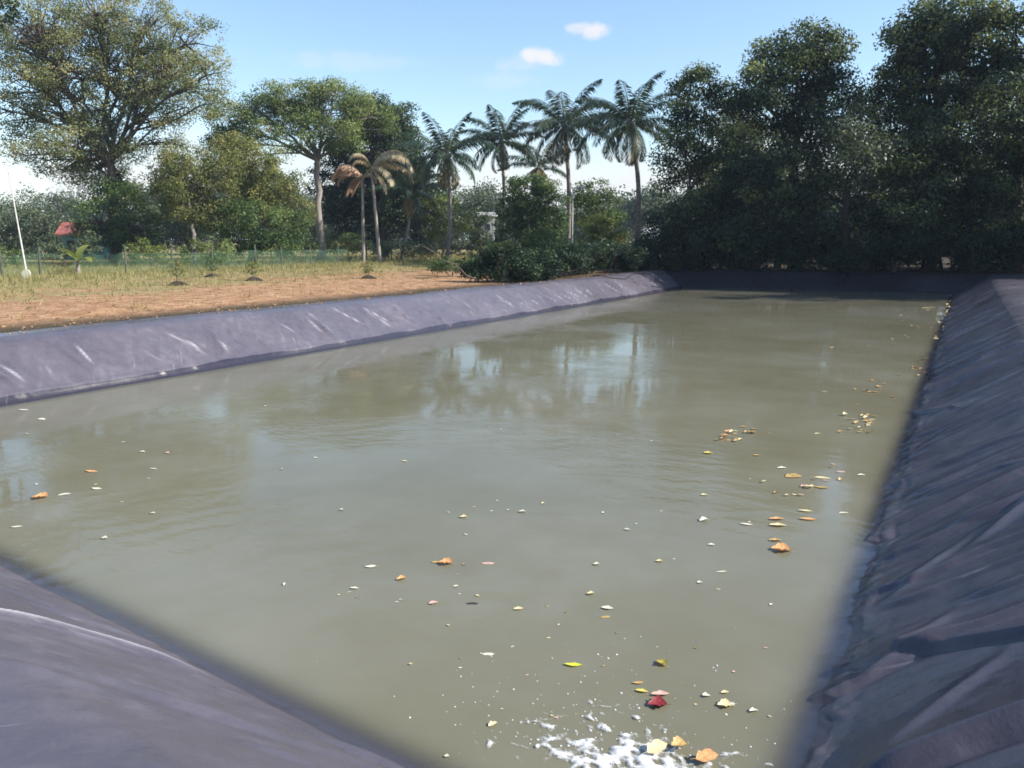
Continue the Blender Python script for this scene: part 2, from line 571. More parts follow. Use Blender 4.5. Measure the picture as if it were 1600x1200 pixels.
# folds on the right bank: (y at the waterline, shear dy per metre up, height, width, v start, v end)
RF = [(9.0, .30, .060, .20, -.05, 1.0), (7.25, .62, .075, .24, -.1, 1.05), (6.65, .5, .035, .14, .0, .8), (5.95, .38, .065, .22, .02, 1.1),
      (5.65, .30, .03, .12, .1, .9), (4.9, -.10, .045, .16, .1, 1.05), (4.5, .75, .06, .16, -.1, .42), (3.50, .42, .15, .34, .14, 1.3),
      (20.6, -.5, .075, .26, -.1, .75), (19.2, -.4, .04, .2, .1, .7), (13.2, -1.2, .075, .22, -.1, .4), (29.2, .4, .11, .35, -.1, .6),
      (30.4, .5, .08, .3, .0, .7), (11.2, .35, .04, .16, 0, .95), (10.2, .45, .035, .14, .1, 1.0), (14.6, .35, .04, .2, 0, 1.0), (16.3, .2, .045, .2, .05, 1.0),
      (18.0, .3, .035, .2, .0, .9), (23.0, .3, .05, .25, 0, .95), (25.3, .2, .045, .25, 0, .9), (33, .3, .05, .3, 0, .9), (36.5, .2, .06, .3, 0, .9), (40, .2, .05, .3, 0, .9),
      (8.3, .5, .03, .13, .1, 1.0), (12.3, .4, .035, .15, .15, 1.0)]
RF = [(y0, sh, ht * (.48 if ht > .05 else .9), wdt * .8, v0, v1) for (y0, sh, ht, wdt, v0, v1) in RF]
_r = random.Random(4)
RF += [(3.3 + 1.05 * q_ + .022 * q_ * q_ + _r.uniform(-.3, .3), _r.uniform(.25, .6), _r.uniform(.018, .040), _r.uniform(.05, .10) * (1 + .03 * q_), _r.uniform(-.1, .45), _r.uniform(.7, 1.1)) for q_ in range(34)]
# short cross creases on the right bank
RC = [(6.9, .55, .4, .028, .05), (6.2, .25, .5, .022, .05), (4.9, .2, .6, .03, .05), (4.2, .35, .55, .025, .05)]
LF = [(y, random.uniform(-.9, .1), random.uniform(.012, .055), random.uniform(.04, .15), random.uniform(.0, .45), random.uniform(.5, 1.0)) for y in np.sort(np.random.default_rng(3).uniform(4, 40, 120))]


FOLD_GLINT = {}  # masks for the white glints painted on the folds


def wrinkle(side, u, o, v):
    """displacement along the sheet normal; u = metres along the bank, o = metres across"""
    a, b, wd, fl = SIDES[side]
    live = sstep(-.30, -.02, v)
    if side == 'right':
        y = a[1] + u
        h = .026 * fbm(y * .55, o * .7, 21, 3) + .010 * fbm(y * 3.2 - o * 1.4, o * 1.1, 31, 3) + .005 * fbm(y * 11 - o * 4, o * 5, 41, 2)
        for k, (y0, sh, ht, wdt, v0, v1) in enumerate(RF):
            yc = y0 + sh * o + .10 * vnoise(o * 2.2, o * 0 + k, 51)
            d = y - yc
            prof = np.where(d < 0, np.exp(-(d / np.maximum(.045, wdt * .28)) ** 2), np.exp(-(np.sqrt(d * d + .0016) - .04) / wdt))
            fr_ = np.maximum(.045, wdt * .28)
            prof = prof - .28 * np.exp(-((d + 1.75 * fr_) / (.42 * fr_)) ** 2)
            h = h + ht * prof * sstep(v0 - .06, v0 + .12, v) * (1 - sstep(v1 - .25, v1, v))
        for (y0, v0, sh, ht, wdt) in RC:
            d = (o - v0 * wd) - .6 * (y - y0)
            h = h + ht * np.exp(-(d / wdt) ** 2) * np.exp(-((y - y0) / .35) ** 2)
        # bunched sheet at the waterline
        bun = np.exp(-((v - .01) / .10) ** 2)
        h = h + sstep(-.06, .02, v) * bun * (.032 * fbm(y * 2.3, o * 3, 61, 3) + .024 * np.abs(fbm(y * 7, o * 9, 71, 2)))
        h = h + .012 * fbm(y * .8, o * 8, 77, 2) * sstep(1.0, 1.2, v)
        return h * live
    if side == 'left':
        y = FL[1] - u
        h = .035 * fbm(y * .3, o * .6, 22, 3) + .011 * fbm(y * 1.6 + o * 1.2, o * .9, 32, 3)
        for k, (y0, sh, ht, wdt, v0, v1) in enumerate(LF):
            d = y - (y0 + sh * o)
            prof = np.where(d < 0, np.exp(-(d / (wdt * .35)) ** 2), np.exp(-d / wdt))
            on_f = sstep(v0 - .1, v0 + .1, v) * (1 - sstep(v1 - .2, v1, v))
            h = h + ht * prof * on_f
            if k % 2 == 0:
                FOLD_GLINT['left'] = FOLD_GLINT.get('left', 0) + .6 * np.exp(-((d - .01) / .024) ** 2) * on_f * sstep(.2, .32, v) * np.clip(.4 + 1.6 * vnoise(y * 1.3, o * 3 + k, 93), 0, 1)
        lip = np.exp(-((v - .115) / .035) ** 2) * (.010 + .02 * fbm(y * .28, y * 0, 62, 3))
        und = np.exp(-((v - .03) / .04) ** 2) * (.012 + .03 * fbm(y * .5, y * 0, 63, 2))
        return (h + lip - und) * live
    if side == 'near':
        x = a[0] + u
        h = .022 * fbm(x * .5, o * .7, 23, 2) + .006 * fbm(x * 2.2 + o, o * 1.6, 33, 3) + .003 * fbm(x * 9, o * 9, 43, 2)
        # the long curved ridge that catches the sun, running down to the water
        pl = np.array([(-3.2, -.12), (-3.55, .10), (-3.96, .32), (-4.25, .73), (-4.2, 1.1), (-4.0, 1.5), (-3.8, 1.9)])
        best = np.full(x.shape, 9.0)
        # smooth the line by corner cutting
        for _ in range(3):
            qa = pl[:-1] * .75 + pl[1:] * .25; qb = pl[:-1] * .25 + pl[1:] * .75
            pl = np.vstack([pl[:1], np.stack([qa, qb], 1).reshape(-1, 2), pl[-1:]])
        for (xa, oa), (xb, ob) in zip(pl[:-1], pl[1:]):
            ex, eo = xb - xa, ob - oa
            tt = np.clip(((x - xa) * ex + (o - oa) * eo) / (ex * ex + eo * eo), 0, 1)
            best = np.minimum(best, np.hypot(x - xa - tt * ex, o - oa - tt * eo))
        amp = sstep(.02, .3, o)
        FOLD_GLINT['near'] = amp * np.exp(-((best + .004) / .014) ** 2) * (.75 + .6 * fbm(x * 3, o * 3, 90, 2)) + .5 * amp * np.exp(-((best - .09 - .03 * fbm(x * 2, o * 2, 89, 2)) / .012) ** 2) * sstep(.45, .7, o) * np.clip(.3 + fbm(x * 4, o * 4, 92, 2) * 2, 0, 1)
        h = h + amp * .026 * np.exp(-(best / .030) ** 2) * (1 + .5 * fbm(x * 2.5, o * 2.5, 88, 2))
        h = h + amp * .012 * np.exp(-(best / .16) ** 2)
        d2_ = np.abs(best - .095 - .02 * fbm(x * 2, o * 2, 89, 2))
        h = h + .014 * np.exp(-(d2_ / .018) ** 2) * sstep(.25, .5, o)
        # gentler parallel folds higher up
        for (x0, o0, k, ht, wdt, ln) in ((-3.2, .95, -.9, .022, .05, .5), (-2.75, .8, -.7, .018, .04, .35), (-2.5, .55, -.75, .025, .06, .9), (-3.0, 1.25, -.7, .02, .05, .4),
                                         (-2.2, .75, -.6, .02, .035, .15), (-5.2, .45, -.6, .02, .05, .4), (-2.3, .12, -.35, .03, .05, .45), (-4.7, .35, -.9, .02, .04, .3)):
            d = (o - o0 - k * (x - x0)) / math.sqrt(1 + k * k)
            h = h + ht * np.exp(-(d / wdt) ** 2) * np.exp(-((x - x0) / ln) ** 2)
        return h * live
    x = u
    h = .05 * fbm(x * .6, o * 1.0, 24, 3) + .03 * np.abs(fbm(x * 1.8 + o, o * 1.5, 34, 3))
    return h * live


liner = empty('pond_liner', (-6.9, 22, 0), 'dusty black plastic sheet lining the banks all round the pond', 'pond liner')


def geo(a, b, d0, g, dmax):
    r = [a]; d = d0
    while r[-1] < b:
        r.append(r[-1] + d); d = min(d * g, dmax)
    r[-1] = b
    return np.array(r)


PART_LABEL = {'near': 'foreground bank with a bright curved ridge of folded sheet', 'right': 'shaded bank with many deep dark folds',
              'far': 'bank in deep shade below the tall trees', 'left': 'sunlit bank with pale scuffs and glints'}
for si, s in enumerate(ORDER):
    a, b, wd, fl = SIDES[s]
    L = np.linalg.norm(b - a)
    prv, nxt = ORDER[si - 1], ORDER[(si + 1) % 4]
    n0 = outward(a, b); t0 = unit(b - a)
    if s == 'right':
        us = geo(0, L, .010, 1.0026, .14); dv = .008
    elif s == 'left':
        us = (L - geo(0, L, .035, 1.002, .12))[::-1]; dv = .025
    elif s == 'near':
        us = np.concatenate([np.arange(0, 5.5, .08), np.arange(5.5, L - 1, .014), np.arange(L - 1, L, .05), [L]]); dv = .009
    else:
        us = np.linspace(0, L, 130); dv = .05
    vs = np.concatenate([np.linspace(-1, -.32, 7), np.arange(-.30, -.06, .02), np.arange(-.055, 1.12, dv), np.linspace(1.13, 1.9, 14), [1.93, 1.96, 2.0]])
    U, VV = np.meshgrid(us, vs)
    o, z = profile(s, VV)
    op, zp = profile(prv, VV); on_, zn = profile(nxt, VV)
    npv = outward(*SIDES[prv][:2]); nnx = outward(*SIDES[nxt][:2])
    f = U / L
    st_x = a[0] + n0[0] * o + npv[0] * op; st_y = a[1] + n0[1] * o + npv[1] * op
    en_x = b[0] + n0[0] * o + nnx[0] * on_; en_y = b[1] + n0[1] * o + nnx[1] * on_
    X = st_x * (1 - f) + en_x * f; Y = st_y * (1 - f) + en_y * f
    # true distance along the bank for the wrinkles
    UU = (X - a[0]) * t0[0] + (Y - a[1]) * t0[1]
    h = wrinkle(s, UU, o, VV)
    edge = sstep(0, .04, f) * sstep(1, .96, f) if s in ('near', 'far') else sstep(0, .006, f) * sstep(1, .985, f)
    h = h * edge
    sl = TOPZ / wd; nl = math.sqrt(1 + sl * sl)
    flat = sstep(.9, 1.1, VV)
    nxo = -(sl / nl) * (1 - flat); nz = (1 / nl) * (1 - flat) + flat
    X = X + n0[0] * nxo * h; Y = Y + n0[1] * nxo * h; Z = z + nz * h
    V = np.column_stack([X.ravel(), Y.ravel(), Z.ravel()])
    nu, nv = len(us), len(vs)
    q = np.arange(nv - 1)[:, None] * nu + np.arange(nu - 1)[None, :]
    F = np.stack([q, q + nu, q + nu + 1, q + 1], -1).reshape(-1, 4)
    F = F[:, ::-1]
    if s == 'right':
        F = np.roll(F, 1, axis=1)
    shr = {'near': -.8, 'right': .42, 'far': .2, 'left': -.75}[s]
    wetk = {'near': .55, 'right': .85, 'far': .5, 'left': 1.0}[s]
    dusty = {'near': .80, 'right': .66, 'far': .05, 'left': 1.12}[s]  # lower on the far and right banks: their shade put into the colour
    at_ = {'sa': (UU - shr * o).ravel(), 'sb': o.ravel(), 'wetness': np.full(V.shape[0], wetk), 'dust_shade': np.full(V.shape[0], dusty), 'fold_glint': np.clip(FOLD_GLINT[s], 0, 1).ravel() if s in FOLD_GLINT else np.zeros(V.shape[0])}
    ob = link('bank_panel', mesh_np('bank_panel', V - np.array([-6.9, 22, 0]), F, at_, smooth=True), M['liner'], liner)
    ob['label'] = PART_LABEL[s]
    ob.cycles.shadow_terminator_geometry_offset = .35
    ob.cycles.shadow_terminator_offset = .12

# ------------------------------------------------------------------ water
m, nt, out = new_mat('pond_water')
P = pos(nt)
offs = None                                   # distance inside the four waterlines -> depth of water over the sloping sheet
for s_ in ORDER:
    a_, b_ = SIDES[s_][0], SIDES[s_][1]
    n_ = outward(a_, b_)
    dt = N(nt, 'ShaderNodeVectorMath', operation='DOT_PRODUCT'); nt.links.new(P, dt.inputs[0]); dt.inputs[1].default_value = (float(n_[0]), float(n_[1]), 0)
    q_ = math_n(nt, 'SUBTRACT', float(a_ @ n_), dt.outputs['Value'])
    offs = q_ if offs is None else math_n(nt, 'MINIMUM', offs, q_)
oin = math_n(nt, 'MAXIMUM', offs, 0.0)
depth_ = math_n(nt, 'ADD', math_n(nt, 'MULTIPLY', oin, .22), math_n(nt, 'MULTIPLY', math_n(nt, 'MAXIMUM', math_n(nt, 'SUBTRACT', oin, .8), 0.0), .38))
dq = math_n(nt, 'DIVIDE', depth_, .034)
al = math_n(nt, 'SUBTRACT', 1.0, math_n(nt, 'EXPONENT', math_n(nt, 'MULTIPLY', math_n(nt, 'MULTIPLY', dq, dq), -1.0)))
tn = noise(nt, P, .22, 4, .55); tn2 = noise(nt, P, 1.1, 4, .6)
tmix = math_n(nt, 'ADD', math_n(nt, 'MULTIPLY', tn, .7), math_n(nt, 'MULTIPLY', tn2, .3))
tcol = ramp(nt, tmix, [(.36, (.150, .140, .088)), (.50, (.174, .166, .114)), (.64, (.206, .201, .152))])
tb = N(nt, 'ShaderNodeBsdfTransparent'); tb.inputs['Color'].default_value = (.95, .96, .97, 1)
db = N(nt, 'ShaderNodeBsdfDiffuse'); nt.links.new(tcol, db.inputs['Color'])
mx = N(nt, 'ShaderNodeMixShader')
nt.links.new(al, mx.inputs[0]); nt.links.new(tb.outputs[0], mx.inputs[1]); nt.links.new(db.outputs[0], mx.inputs[2])
gl = N(nt, 'ShaderNodeBsdfGlossy'); gl.inputs['Roughness'].default_value = .012
fr = N(nt, 'ShaderNodeFresnel'); fr.inputs['IOR'].default_value = 1.333
# ripples: broad slow swell, wind ripple, and rings from the splash near the camera
r1 = noise(nt, pos(nt, (1, 1, 1), (0, 0, .5)), 1.6, 3, .5)
r2 = noise(nt, pos(nt, (1.0, 2.2, 1), (0, 0, -.45)), 5.5, 3, .55)
r3 = noise(nt, P, 16, 2, .5)
rings_v = N(nt, 'ShaderNodeVectorMath', operation='SUBTRACT'); nt.links.new(P, rings_v.inputs[0]); rings_v.inputs[1].default_value = (-1.2, 2.6, 0)
rl = N(nt, 'ShaderNodeVectorMath', operation='LENGTH'); nt.links.new(rings_v.outputs[0], rl.inputs[0])
dist = rl.outputs['Value']
ring = math_n(nt, 'SINE', math_n(nt, 'ADD', math_n(nt, 'MULTIPLY', dist, 17.0), math_n(nt, 'MULTIPLY', r1, 13.0)))
ringa = maprange(nt, dist, 13.0, 2.0, 0, .055)
calm = maprange(nt, noise(nt, pos(nt, (1, 1, 1), (0, 0, .6)), .33, 3, .6), .44, .62, .10, 1.0)
hgt = math_n(nt, 'ADD', math_n(nt, 'MULTIPLY', r1, .055), math_n(nt, 'MULTIPLY', math_n(nt, 'MULTIPLY', r2, .19), calm))
hgt = math_n(nt, 'ADD', hgt, math_n(nt, 'MULTIPLY', r3, .006))
hgt = math_n(nt, 'ADD', hgt, math_n(nt, 'MULTIPLY', ring, math_n(nt, 'MULTIPLY', ringa, calm)))
bp = N(nt, 'ShaderNodeBump'); bp.inputs['Strength'].default_value = 1.0; bp.inputs['Distance'].default_value = .027
nt.links.new(hgt, bp.inputs['Height'])
nt.links.new(bp.outputs[0], gl.inputs['Normal']); nt.links.new(bp.outputs[0], fr.inputs['Normal'])
fm = N(nt, 'ShaderNodeMixShader')
gb = N(nt, 'ShaderNodeNewGeometry')      # light leaving upwards is not totally reflected
nt.links.new(math_n(nt, 'MULTIPLY', fr.outputs[0], math_n(nt, 'SUBTRACT', 1.0, gb.outputs['Backfacing'])), fm.inputs[0]); nt.links.new(mx.outputs[0], fm.inputs[1]); nt.links.new(gl.outputs[0], fm.inputs[2])
nt.links.new(fm.outputs[0], out.inputs[0])
wx = np.unique(np.concatenate([np.linspace(-13.7, -11.5, 24), np.linspace(-11.5, -2.5, 30), np.linspace(-2.5, .1, 40)]))
wy = np.unique(np.concatenate([np.linspace(2.4, 5.2, 36), np.linspace(5.2, 38, 70), np.linspace(38, 45.8, 24)]))
WX, WY = np.meshgrid(wx, wy)
v = gapcheck(WX, WY)
depth = np.maximum(-v, 0) * 3.2 * .55
keep = v < .22
V = np.column_stack([WX.ravel(), WY.ravel(), np.zeros(WX.size)])
nx = len(wx); q = np.arange(len(wy) - 1)[:, None] * nx + np.arange(nx - 1)[None, :]
F = np.stack([q, q + 1, q + nx + 1, q + nx], -1).reshape(-1, 4)
F = F[keep.ravel()[F].any(axis=1)]
tag(link('water', mesh_np('water', V, F), m), kind='structure')


# ------------------------------------------------------------------ trees
def leaf_quads(Pc, L, Wd, nbias, droop=.25, up=.45, tint=None):
    """one folded-diamond leaf per centre; returns verts, faces, tint"""
    n = len(Pc)
    nr = RNG.normal(size=(n, 3)); nr /= np.linalg.norm(nr, axis=1)[:, None]
    nrm = nr + nbias + np.array([0, 0, up]); nrm /= np.linalg.norm(nrm, axis=1)[:, None] + 1e-9
    t = RNG.normal(size=(n, 3)); a = np.cross(nrm, t); a /= np.linalg.norm(a, axis=1)[:, None] + 1e-9
    a[:, 2] -= droop; a /= np.linalg.norm(a, axis=1)[:, None]
    b = np.cross(nrm, a); b /= np.linalg.norm(b, axis=1)[:, None] + 1e-9
    Ls = L * RNG.uniform(.6, 1.35, (n, 1)); Ws = Wd * RNG.uniform(.7, 1.3, (n, 1))
    fold = nrm * (.16 * Ls)
    V = np.stack([Pc - a * Ls * .5, Pc + b * Ws * .5 + fold, Pc + a * Ls * .5, Pc - b * Ws * .5 + fold], 1).reshape(-1, 3)
    F = np.arange(4 * n).reshape(-1, 4)
    return V, F, np.repeat(tint, 4)


def curve(p0, p1, sag=0.0, wob=.08, n=6):
    t = np.linspace(0, 1, n)[:, None]
    p0 = np.asarray(p0, float); p1 = np.asarray(p1, float)
    L = np.linalg.norm(p1 - p0)
    P = p0 * (1 - t) + p1 * t
    P[:, 2] += (sag * L * np.sin(math.pi * t[:, 0]))
    P[1:-1] += RNG.normal(size=(n - 2, 3)) * wob * L * .35
    return P


def ground_at(p):
    return np.array([p[0], p[1], float(ground_z(p[0], p[1]))])


def tree(name, label, cat, base, lobes, leafm, barkm, D, fork=None, r0=.25, leaf=.2, cov=2.2, clump=.55, tint=(.45, .22), group=None, limb_n=.5, boles=1, toplit=.25, grow=1.0, shell=.5, ncf=.75):
    """base: (px, D) of the foot; lobes: (px, py, rx, ry[, ddepth]) in survey pixels at D metres"""
    b = ground_at(at(base[0], 380, base[1]))
    root = empty(name, b, label, cat, group)
    k = D / (FPX * 1.0165)
    tr = MB()
    fp = at(fork[0], fork[1], D) if fork else None
    if fp is None:
        top = np.mean([at(l[0], l[1], D) for l in lobes], axis=0)
        fp = b + (top - b) * .45
    b_in = b - np.array([0, 0, .12])
    trunk = curve(b_in, fp, 0, .03, 8)
    tr.tube(trunk - b, np.linspace(r0, r0 * .68, 8) * np.where(np.arange(8) == 0, 1.35, 1.0), 9)
    for q in range(1, boles):
        off = np.array([RNG.normal() * .5, RNG.normal() * .4, 0])
        b2 = ground_at(b + off); tp = fp + RNG.normal(size=3) * np.array([1.4, 1.0, .8])
        tr.tube(curve(b2 - np.array([0, 0, .1]), tp, 0, .08, 7) - b, np.linspace(r0 * .7, r0 * .35, 7), 7)
    LV, LF_, LT = [], [], []
    nv = 0
    for l in lobes:
        dd = l[4] if len(l) > 4 else RNG.normal() * 1.2
        C = at(l[0], l[1], D + dd)
        rx, rz_ = l[2] * k * grow, l[3] * k * grow
        ry = (rx + rz_) * .5 * 1.05
        limb = curve(fp + (RNG.normal(size=3) * .1), C, .05, .10, 6)
        rl_ = max(.03, r0 * .42 * min(1.0, (rx + rz_) / 4.5))
        tr.tube(limb - b, np.linspace(rl_, rl_ * .45, 6), 6, cap=False)
        area = 4 * math.pi * ((rx * ry + rx * rz_ + ry * rz_) / 3)
        ncl = max(5, int(area * ncf / (clump * clump * 2.0)))
        u = RNG.normal(size=(ncl, 3)); u /= np.linalg.norm(u, axis=1)[:, None]
        rad = RNG.uniform(shell ** 3, 1.0, (ncl, 1)) ** (1 / 3.) * RNG.uniform(.82, 1.16, (ncl, 1))
        cc = C + u * rad * np.array([1, 1, 1]) * (RT[None] * 0 + 1) * np.array([rx, ry, rz_])
        cc[:, 2] = np.maximum(cc[:, 2], b[2] + .25)
        for j in range(ncl):
            if RNG.random() < limb_n:
                st = limb[RNG.integers(3, 6)]
                tr.tube(curve(st, cc[j], .04, .12, 4) - b, np.linspace(rl_ * .42, .012, 4), 4, cap=False)
        nl = int(max(3, cov * 4 * clump * clump / (leaf * leaf * .5) * .55))
        cs = clump * RNG.uniform(.55, 1.3, ncl)
        cnt = np.maximum(2, (nl * RNG.uniform(.5, 1.35, ncl) * (cs / clump) ** 2)).astype(int)
        idx = np.repeat(np.arange(ncl), cnt)
        od = RNG.normal(size=(len(idx), 3)); od /= np.linalg.norm(od, axis=1)[:, None]
        off = od * (RNG.random((len(idx), 1)) ** .45) * cs[idx][:, None] * np.array([1.15, 1.15, .75]) + RNG.normal(size=(len(idx), 3)) * cs[idx][:, None] * .10
        Pc = cc[idx] + off
        Pc[:, 2] = np.maximum(Pc[:, 2], b[2] + .04)
        tcl = np.clip(tint[0] + RNG.normal(size=ncl) * tint[1] + toplit * np.clip(u[:, 2], -1, 1) * RNG.random(ncl), 0, 1)  # lobe tops tinted paler, undersides darker: sunlight put into the leaf colour
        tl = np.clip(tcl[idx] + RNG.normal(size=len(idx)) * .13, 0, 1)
        Vq, Fq, Tq = leaf_quads(Pc - b, leaf, leaf * .55, u[idx] * .35 + od * .85, .2, .45, tl)
        LV.append(Vq); LF_.append(Fq + nv); LT.append(Tq); nv += len(Vq)
    tr.build('trunk', barkm, root, smooth=True)
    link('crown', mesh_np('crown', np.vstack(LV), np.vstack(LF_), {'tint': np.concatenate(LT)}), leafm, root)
    return root


def shrub(name, label, cat, base_px, D, lobes, leafm, barkm=None, leaf=.12, cov=1.9, clump=.3, group=None, tint=(.45, .22), r0=.05, boles=3, **kw):
    return tree(name, label, cat, (base_px, D), lobes, leafm, barkm or M['bark'], D, None, r0, leaf, cov, clump, tint, group, .5, boles, **kw)


# --- left side
tree('spreading_tree', 'huge spreading olive green tree with visible forked limbs at the left edge', 'tree', (178, 60),
     [(55, 45, 75, 45), (150, 25, 75, 50), (225, 50, 55, 50), (290, 70, 50, 42), (322, 118, 30, 40), (262, 120, 55, 35), (185, 110, 60, 40), (110, 110, 60, 40),
      (45, 125, 55, 40), (20, 175, 40, 28), (95, 178, 48, 30), (235, 170, 45, 28), (140, 205, 40, 30), (290, 168, 32, 22), (250, 222, 42, 18), (115, 255, 42, 34, 1.5), (155, 265, 36, 38, 1.5),
      (40, 215, 36, 12), (20, 240, 26, 10), (200, 235, 32, 18), (345, 160, 14, 26), (75, 250, 34, 20), (190, 285, 34, 22), (100, 225, 40, 22), (165, 165, 50, 30), (225, 130, 44, 30), (65, 85, 60, 36)],
     M['olive'], M['bark'], 60, (172, 250), .40, .165, 1.2, .66, (.55, .26), limb_n=.75, toplit=.35, grow=1.13, shell=.55, ncf=.64)
tree('vine_covered_tree', 'dark leafy tree clump hugging the foot of the huge spreading tree', 'tree', (172, 58),
     [(165, 300, 34, 26), (150, 345, 40, 35), (195, 320, 34, 32), (180, 375, 45, 26), (215, 360, 36, 30)], M['green'], M['bark'], 58, None, .3, .22, 1.5, .5, (.35, .24))
tree('overhanging_tree', 'dark foliage reaching in at the top left corner of the photo', 'tree', (-70, 40),
     [(-40, -30, 40, 40), (-5, 15, 26, 30), (-60, 60, 40, 40), (-90, 0, 50, 50)], M['dark'], M['bark'], 40, None, .3, .2, 1.8, .5, (.4, .2))
tree('grey_tree', 'greyish round tree at the left edge behind the leaning pale pole', 'tree', (30, 78),
     [(20, 350, 35, 38), (60, 345, 36, 36), (-10, 370, 30, 30), (85, 370, 30, 26), (45, 385, 45, 18)], M['grey'], M['bark'], 78, None, .25, .24, 1.6, .55, (.45, .2))
tree('grey_tree', 'small dark-stemmed grey tree just left of the red-roofed house', 'tree', (88, 74),
     [(92, 325, 20, 20), (75, 352, 18, 18), (95, 352, 12, 16)], M['grey'], M['bark'], 74, None, .18, .22, 1.3, .45, (.3, .2))
tree('slim_tree', 'medium tree with a slim pale trunk and dull green crown beside the spreading tree', 'tree', (302, 55),
     [(270, 275, 32, 28), (300, 260, 30, 24), (330, 290, 30, 30), (255, 315, 28, 24), (290, 318, 36, 24), (325, 335, 24, 22), (270, 245, 20, 12), (285, 290, 40, 26), (345, 260, 28, 24)],
     M['ochre'], M['palebark'], 55, (300, 345), .16, .17, 1.7, .55, (.4, .24), limb_n=.8, grow=1.2)
tree('ochre_tree', 'bushy ochre-leaved tree in front of the tall flat-topped tree', 'tree', (388, 62),
     [(362, 235, 32, 22), (395, 258, 42, 30), (430, 290, 38, 34), (375, 285, 34, 30), (450, 335, 32, 34), (400, 325, 40, 30)],
     M['ochre'], M['bark'], 62, None, .22, .18, 2.0, .6, (.45, .24), grow=1.2)
tree('bushy_tree', 'low dense green tree with leaves down to the ground left of the flat-topped tree', 'tree', (395, 56),
     [(365, 345, 38, 34), (410, 350, 42, 36), (452, 355, 34, 32), (385, 380, 46, 20), (435, 385, 40, 18)],
     M['green'], M['bark'], 56, None, .15, .18, 1.9, .45, (.42, .26))
tree('flat_topped_tree', 'tall flat-topped light green tree on a straight pale trunk', 'tree', (500, 70),
     [(365, 195, 32, 26), (352, 215, 22, 22), (400, 172, 40, 24), (455, 155, 45, 22), (500, 158, 42, 26), (545, 178, 38, 26), (420, 205, 32, 14), (480, 195, 40, 22), (530, 210, 34, 22), (465, 225, 18, 10), (575, 185, 32, 24), (345, 245, 20, 20), (520, 150, 36, 18), (430, 150, 30, 14)],
     M['umbrella'], M['palebark'], 70, (496, 250), .34, .2, 1.9, .75, (.5, .22), limb_n=.8, toplit=.3, grow=1.25, shell=.6, ncf=.6)
tree('round_dark_tree', 'tall round dark green tree between the flat-topped tree and the coconut palms', 'tree', (600, 76),
     [(575, 195, 40, 32), (612, 205, 32, 32), (560, 235, 45, 32), (610, 245, 42, 34), (640, 265, 24, 30), (575, 285, 60, 36), (630, 310, 50, 40), (545, 320, 40, 40), (590, 345, 60, 38), (660, 345, 36, 40), (600, 180, 44, 24), (630, 230, 30, 34), (530, 290, 40, 40), (640, 290, 40, 40)],
     M['dark'], M['bark'], 76, None, .4, .24, 1.9, .62, (.5, .25), toplit=.5, grow=1.22)
tree('grey_tree', 'greyish tree standing far behind the slim pale trunk', 'tree', (300, 95),
     [(250, 335, 40, 30), (290, 330, 36, 30), (330, 340, 40, 32), (270, 365, 50, 24), (225, 350, 34, 30), (320, 370, 50, 20)], M['grey'], M['bark'], 95, None, .25, .26, 1.7, .6, (.4, .2))
tree('grey_tree', 'greyish tree far behind the ochre-leaved tree and the flat-topped trunk', 'tree', (455, 98),
     [(410, 310, 40, 34), (450, 320, 40, 34), (485, 345, 36, 34), (520, 350, 40, 30), (440, 355, 50, 30), (380, 330, 40, 40)], M['grey'], M['bark'], 98, None, .25, .26, 1.7, .6, (.4, .2))
tree('grey_bush_tree', 'hazy grey-green far tree seen low between the coconut palms', 'tree', (752, 105),
     [(730, 318, 26, 22), (760, 312, 28, 20), (745, 345, 40, 22), (790, 330, 26, 26), (700, 350, 30, 26)], M['grey'], M['bark'], 105, None, .25, .28, 1.7, .6, (.35, .2))
tree('yellowish_tree', 'small yellow-green tree behind the shortest coconut palm', 'tree', (690, 72),
     [(680, 330, 16, 26), (700, 318, 14, 16), (722, 345, 14, 22), (688, 360, 24, 20)], M['lime'], M['bark'], 72, None, .12, .2, 1.3, .45, (.2, .2))
tree('round_bush_tree', 'dense rounded bright-topped green tree between the second and third coconut palms', 'tree', (828, 54),
     [(825, 295, 36, 24), (855, 310, 28, 28), (800, 318, 30, 26), (830, 340, 46, 34), (868, 350, 24, 30), (800, 370, 34, 30), (845, 380, 40, 26)],
     M['green'], M['bark'], 54, None, .2, .17, 2.2, .42, (.33, .2), toplit=.45)
tree('round_bush_tree', 'soft green tree behind the third coconut palm, right of the street lamp', 'tree', (935, 64),
     [(925, 298, 30, 22), (950, 318, 22, 22), (915, 325, 24, 24), (940, 345, 40, 22)], M['green'], M['bark'], 64, None, .18, .19, 1.8, .45, (.45, .2))
shrub('lime_shrub', 'bright yellow-green shrub at the foot of the fourth coconut palm', 'shrub', 945, 52,
      [(930, 350, 26, 16), (955, 358, 24, 18), (925, 370, 22, 14), (965, 380, 22, 18), (940, 385, 30, 16)], M['lime'], leaf=.15, clump=.35, tint=(.4, .25))
shrub('lime_shrub', 'yellow-green shrub with pale dry stalks left of the third coconut palm foot', 'shrub', 862, 51,
      [(858, 388, 14, 14), (875, 382, 12, 10), (850, 396, 14, 10)], M['lime'], leaf=.14, clump=.3, tint=(.6, .25))
shrub('lime_shrub', 'small yellow-green shrub between the conical bush and the round bright-topped tree', 'shrub', 768, 52,
      [(762, 384, 14, 14), (785, 392, 16, 14), (800, 398, 16, 12)], M['lime'], leaf=.14, clump=.3, tint=(.5, .25))
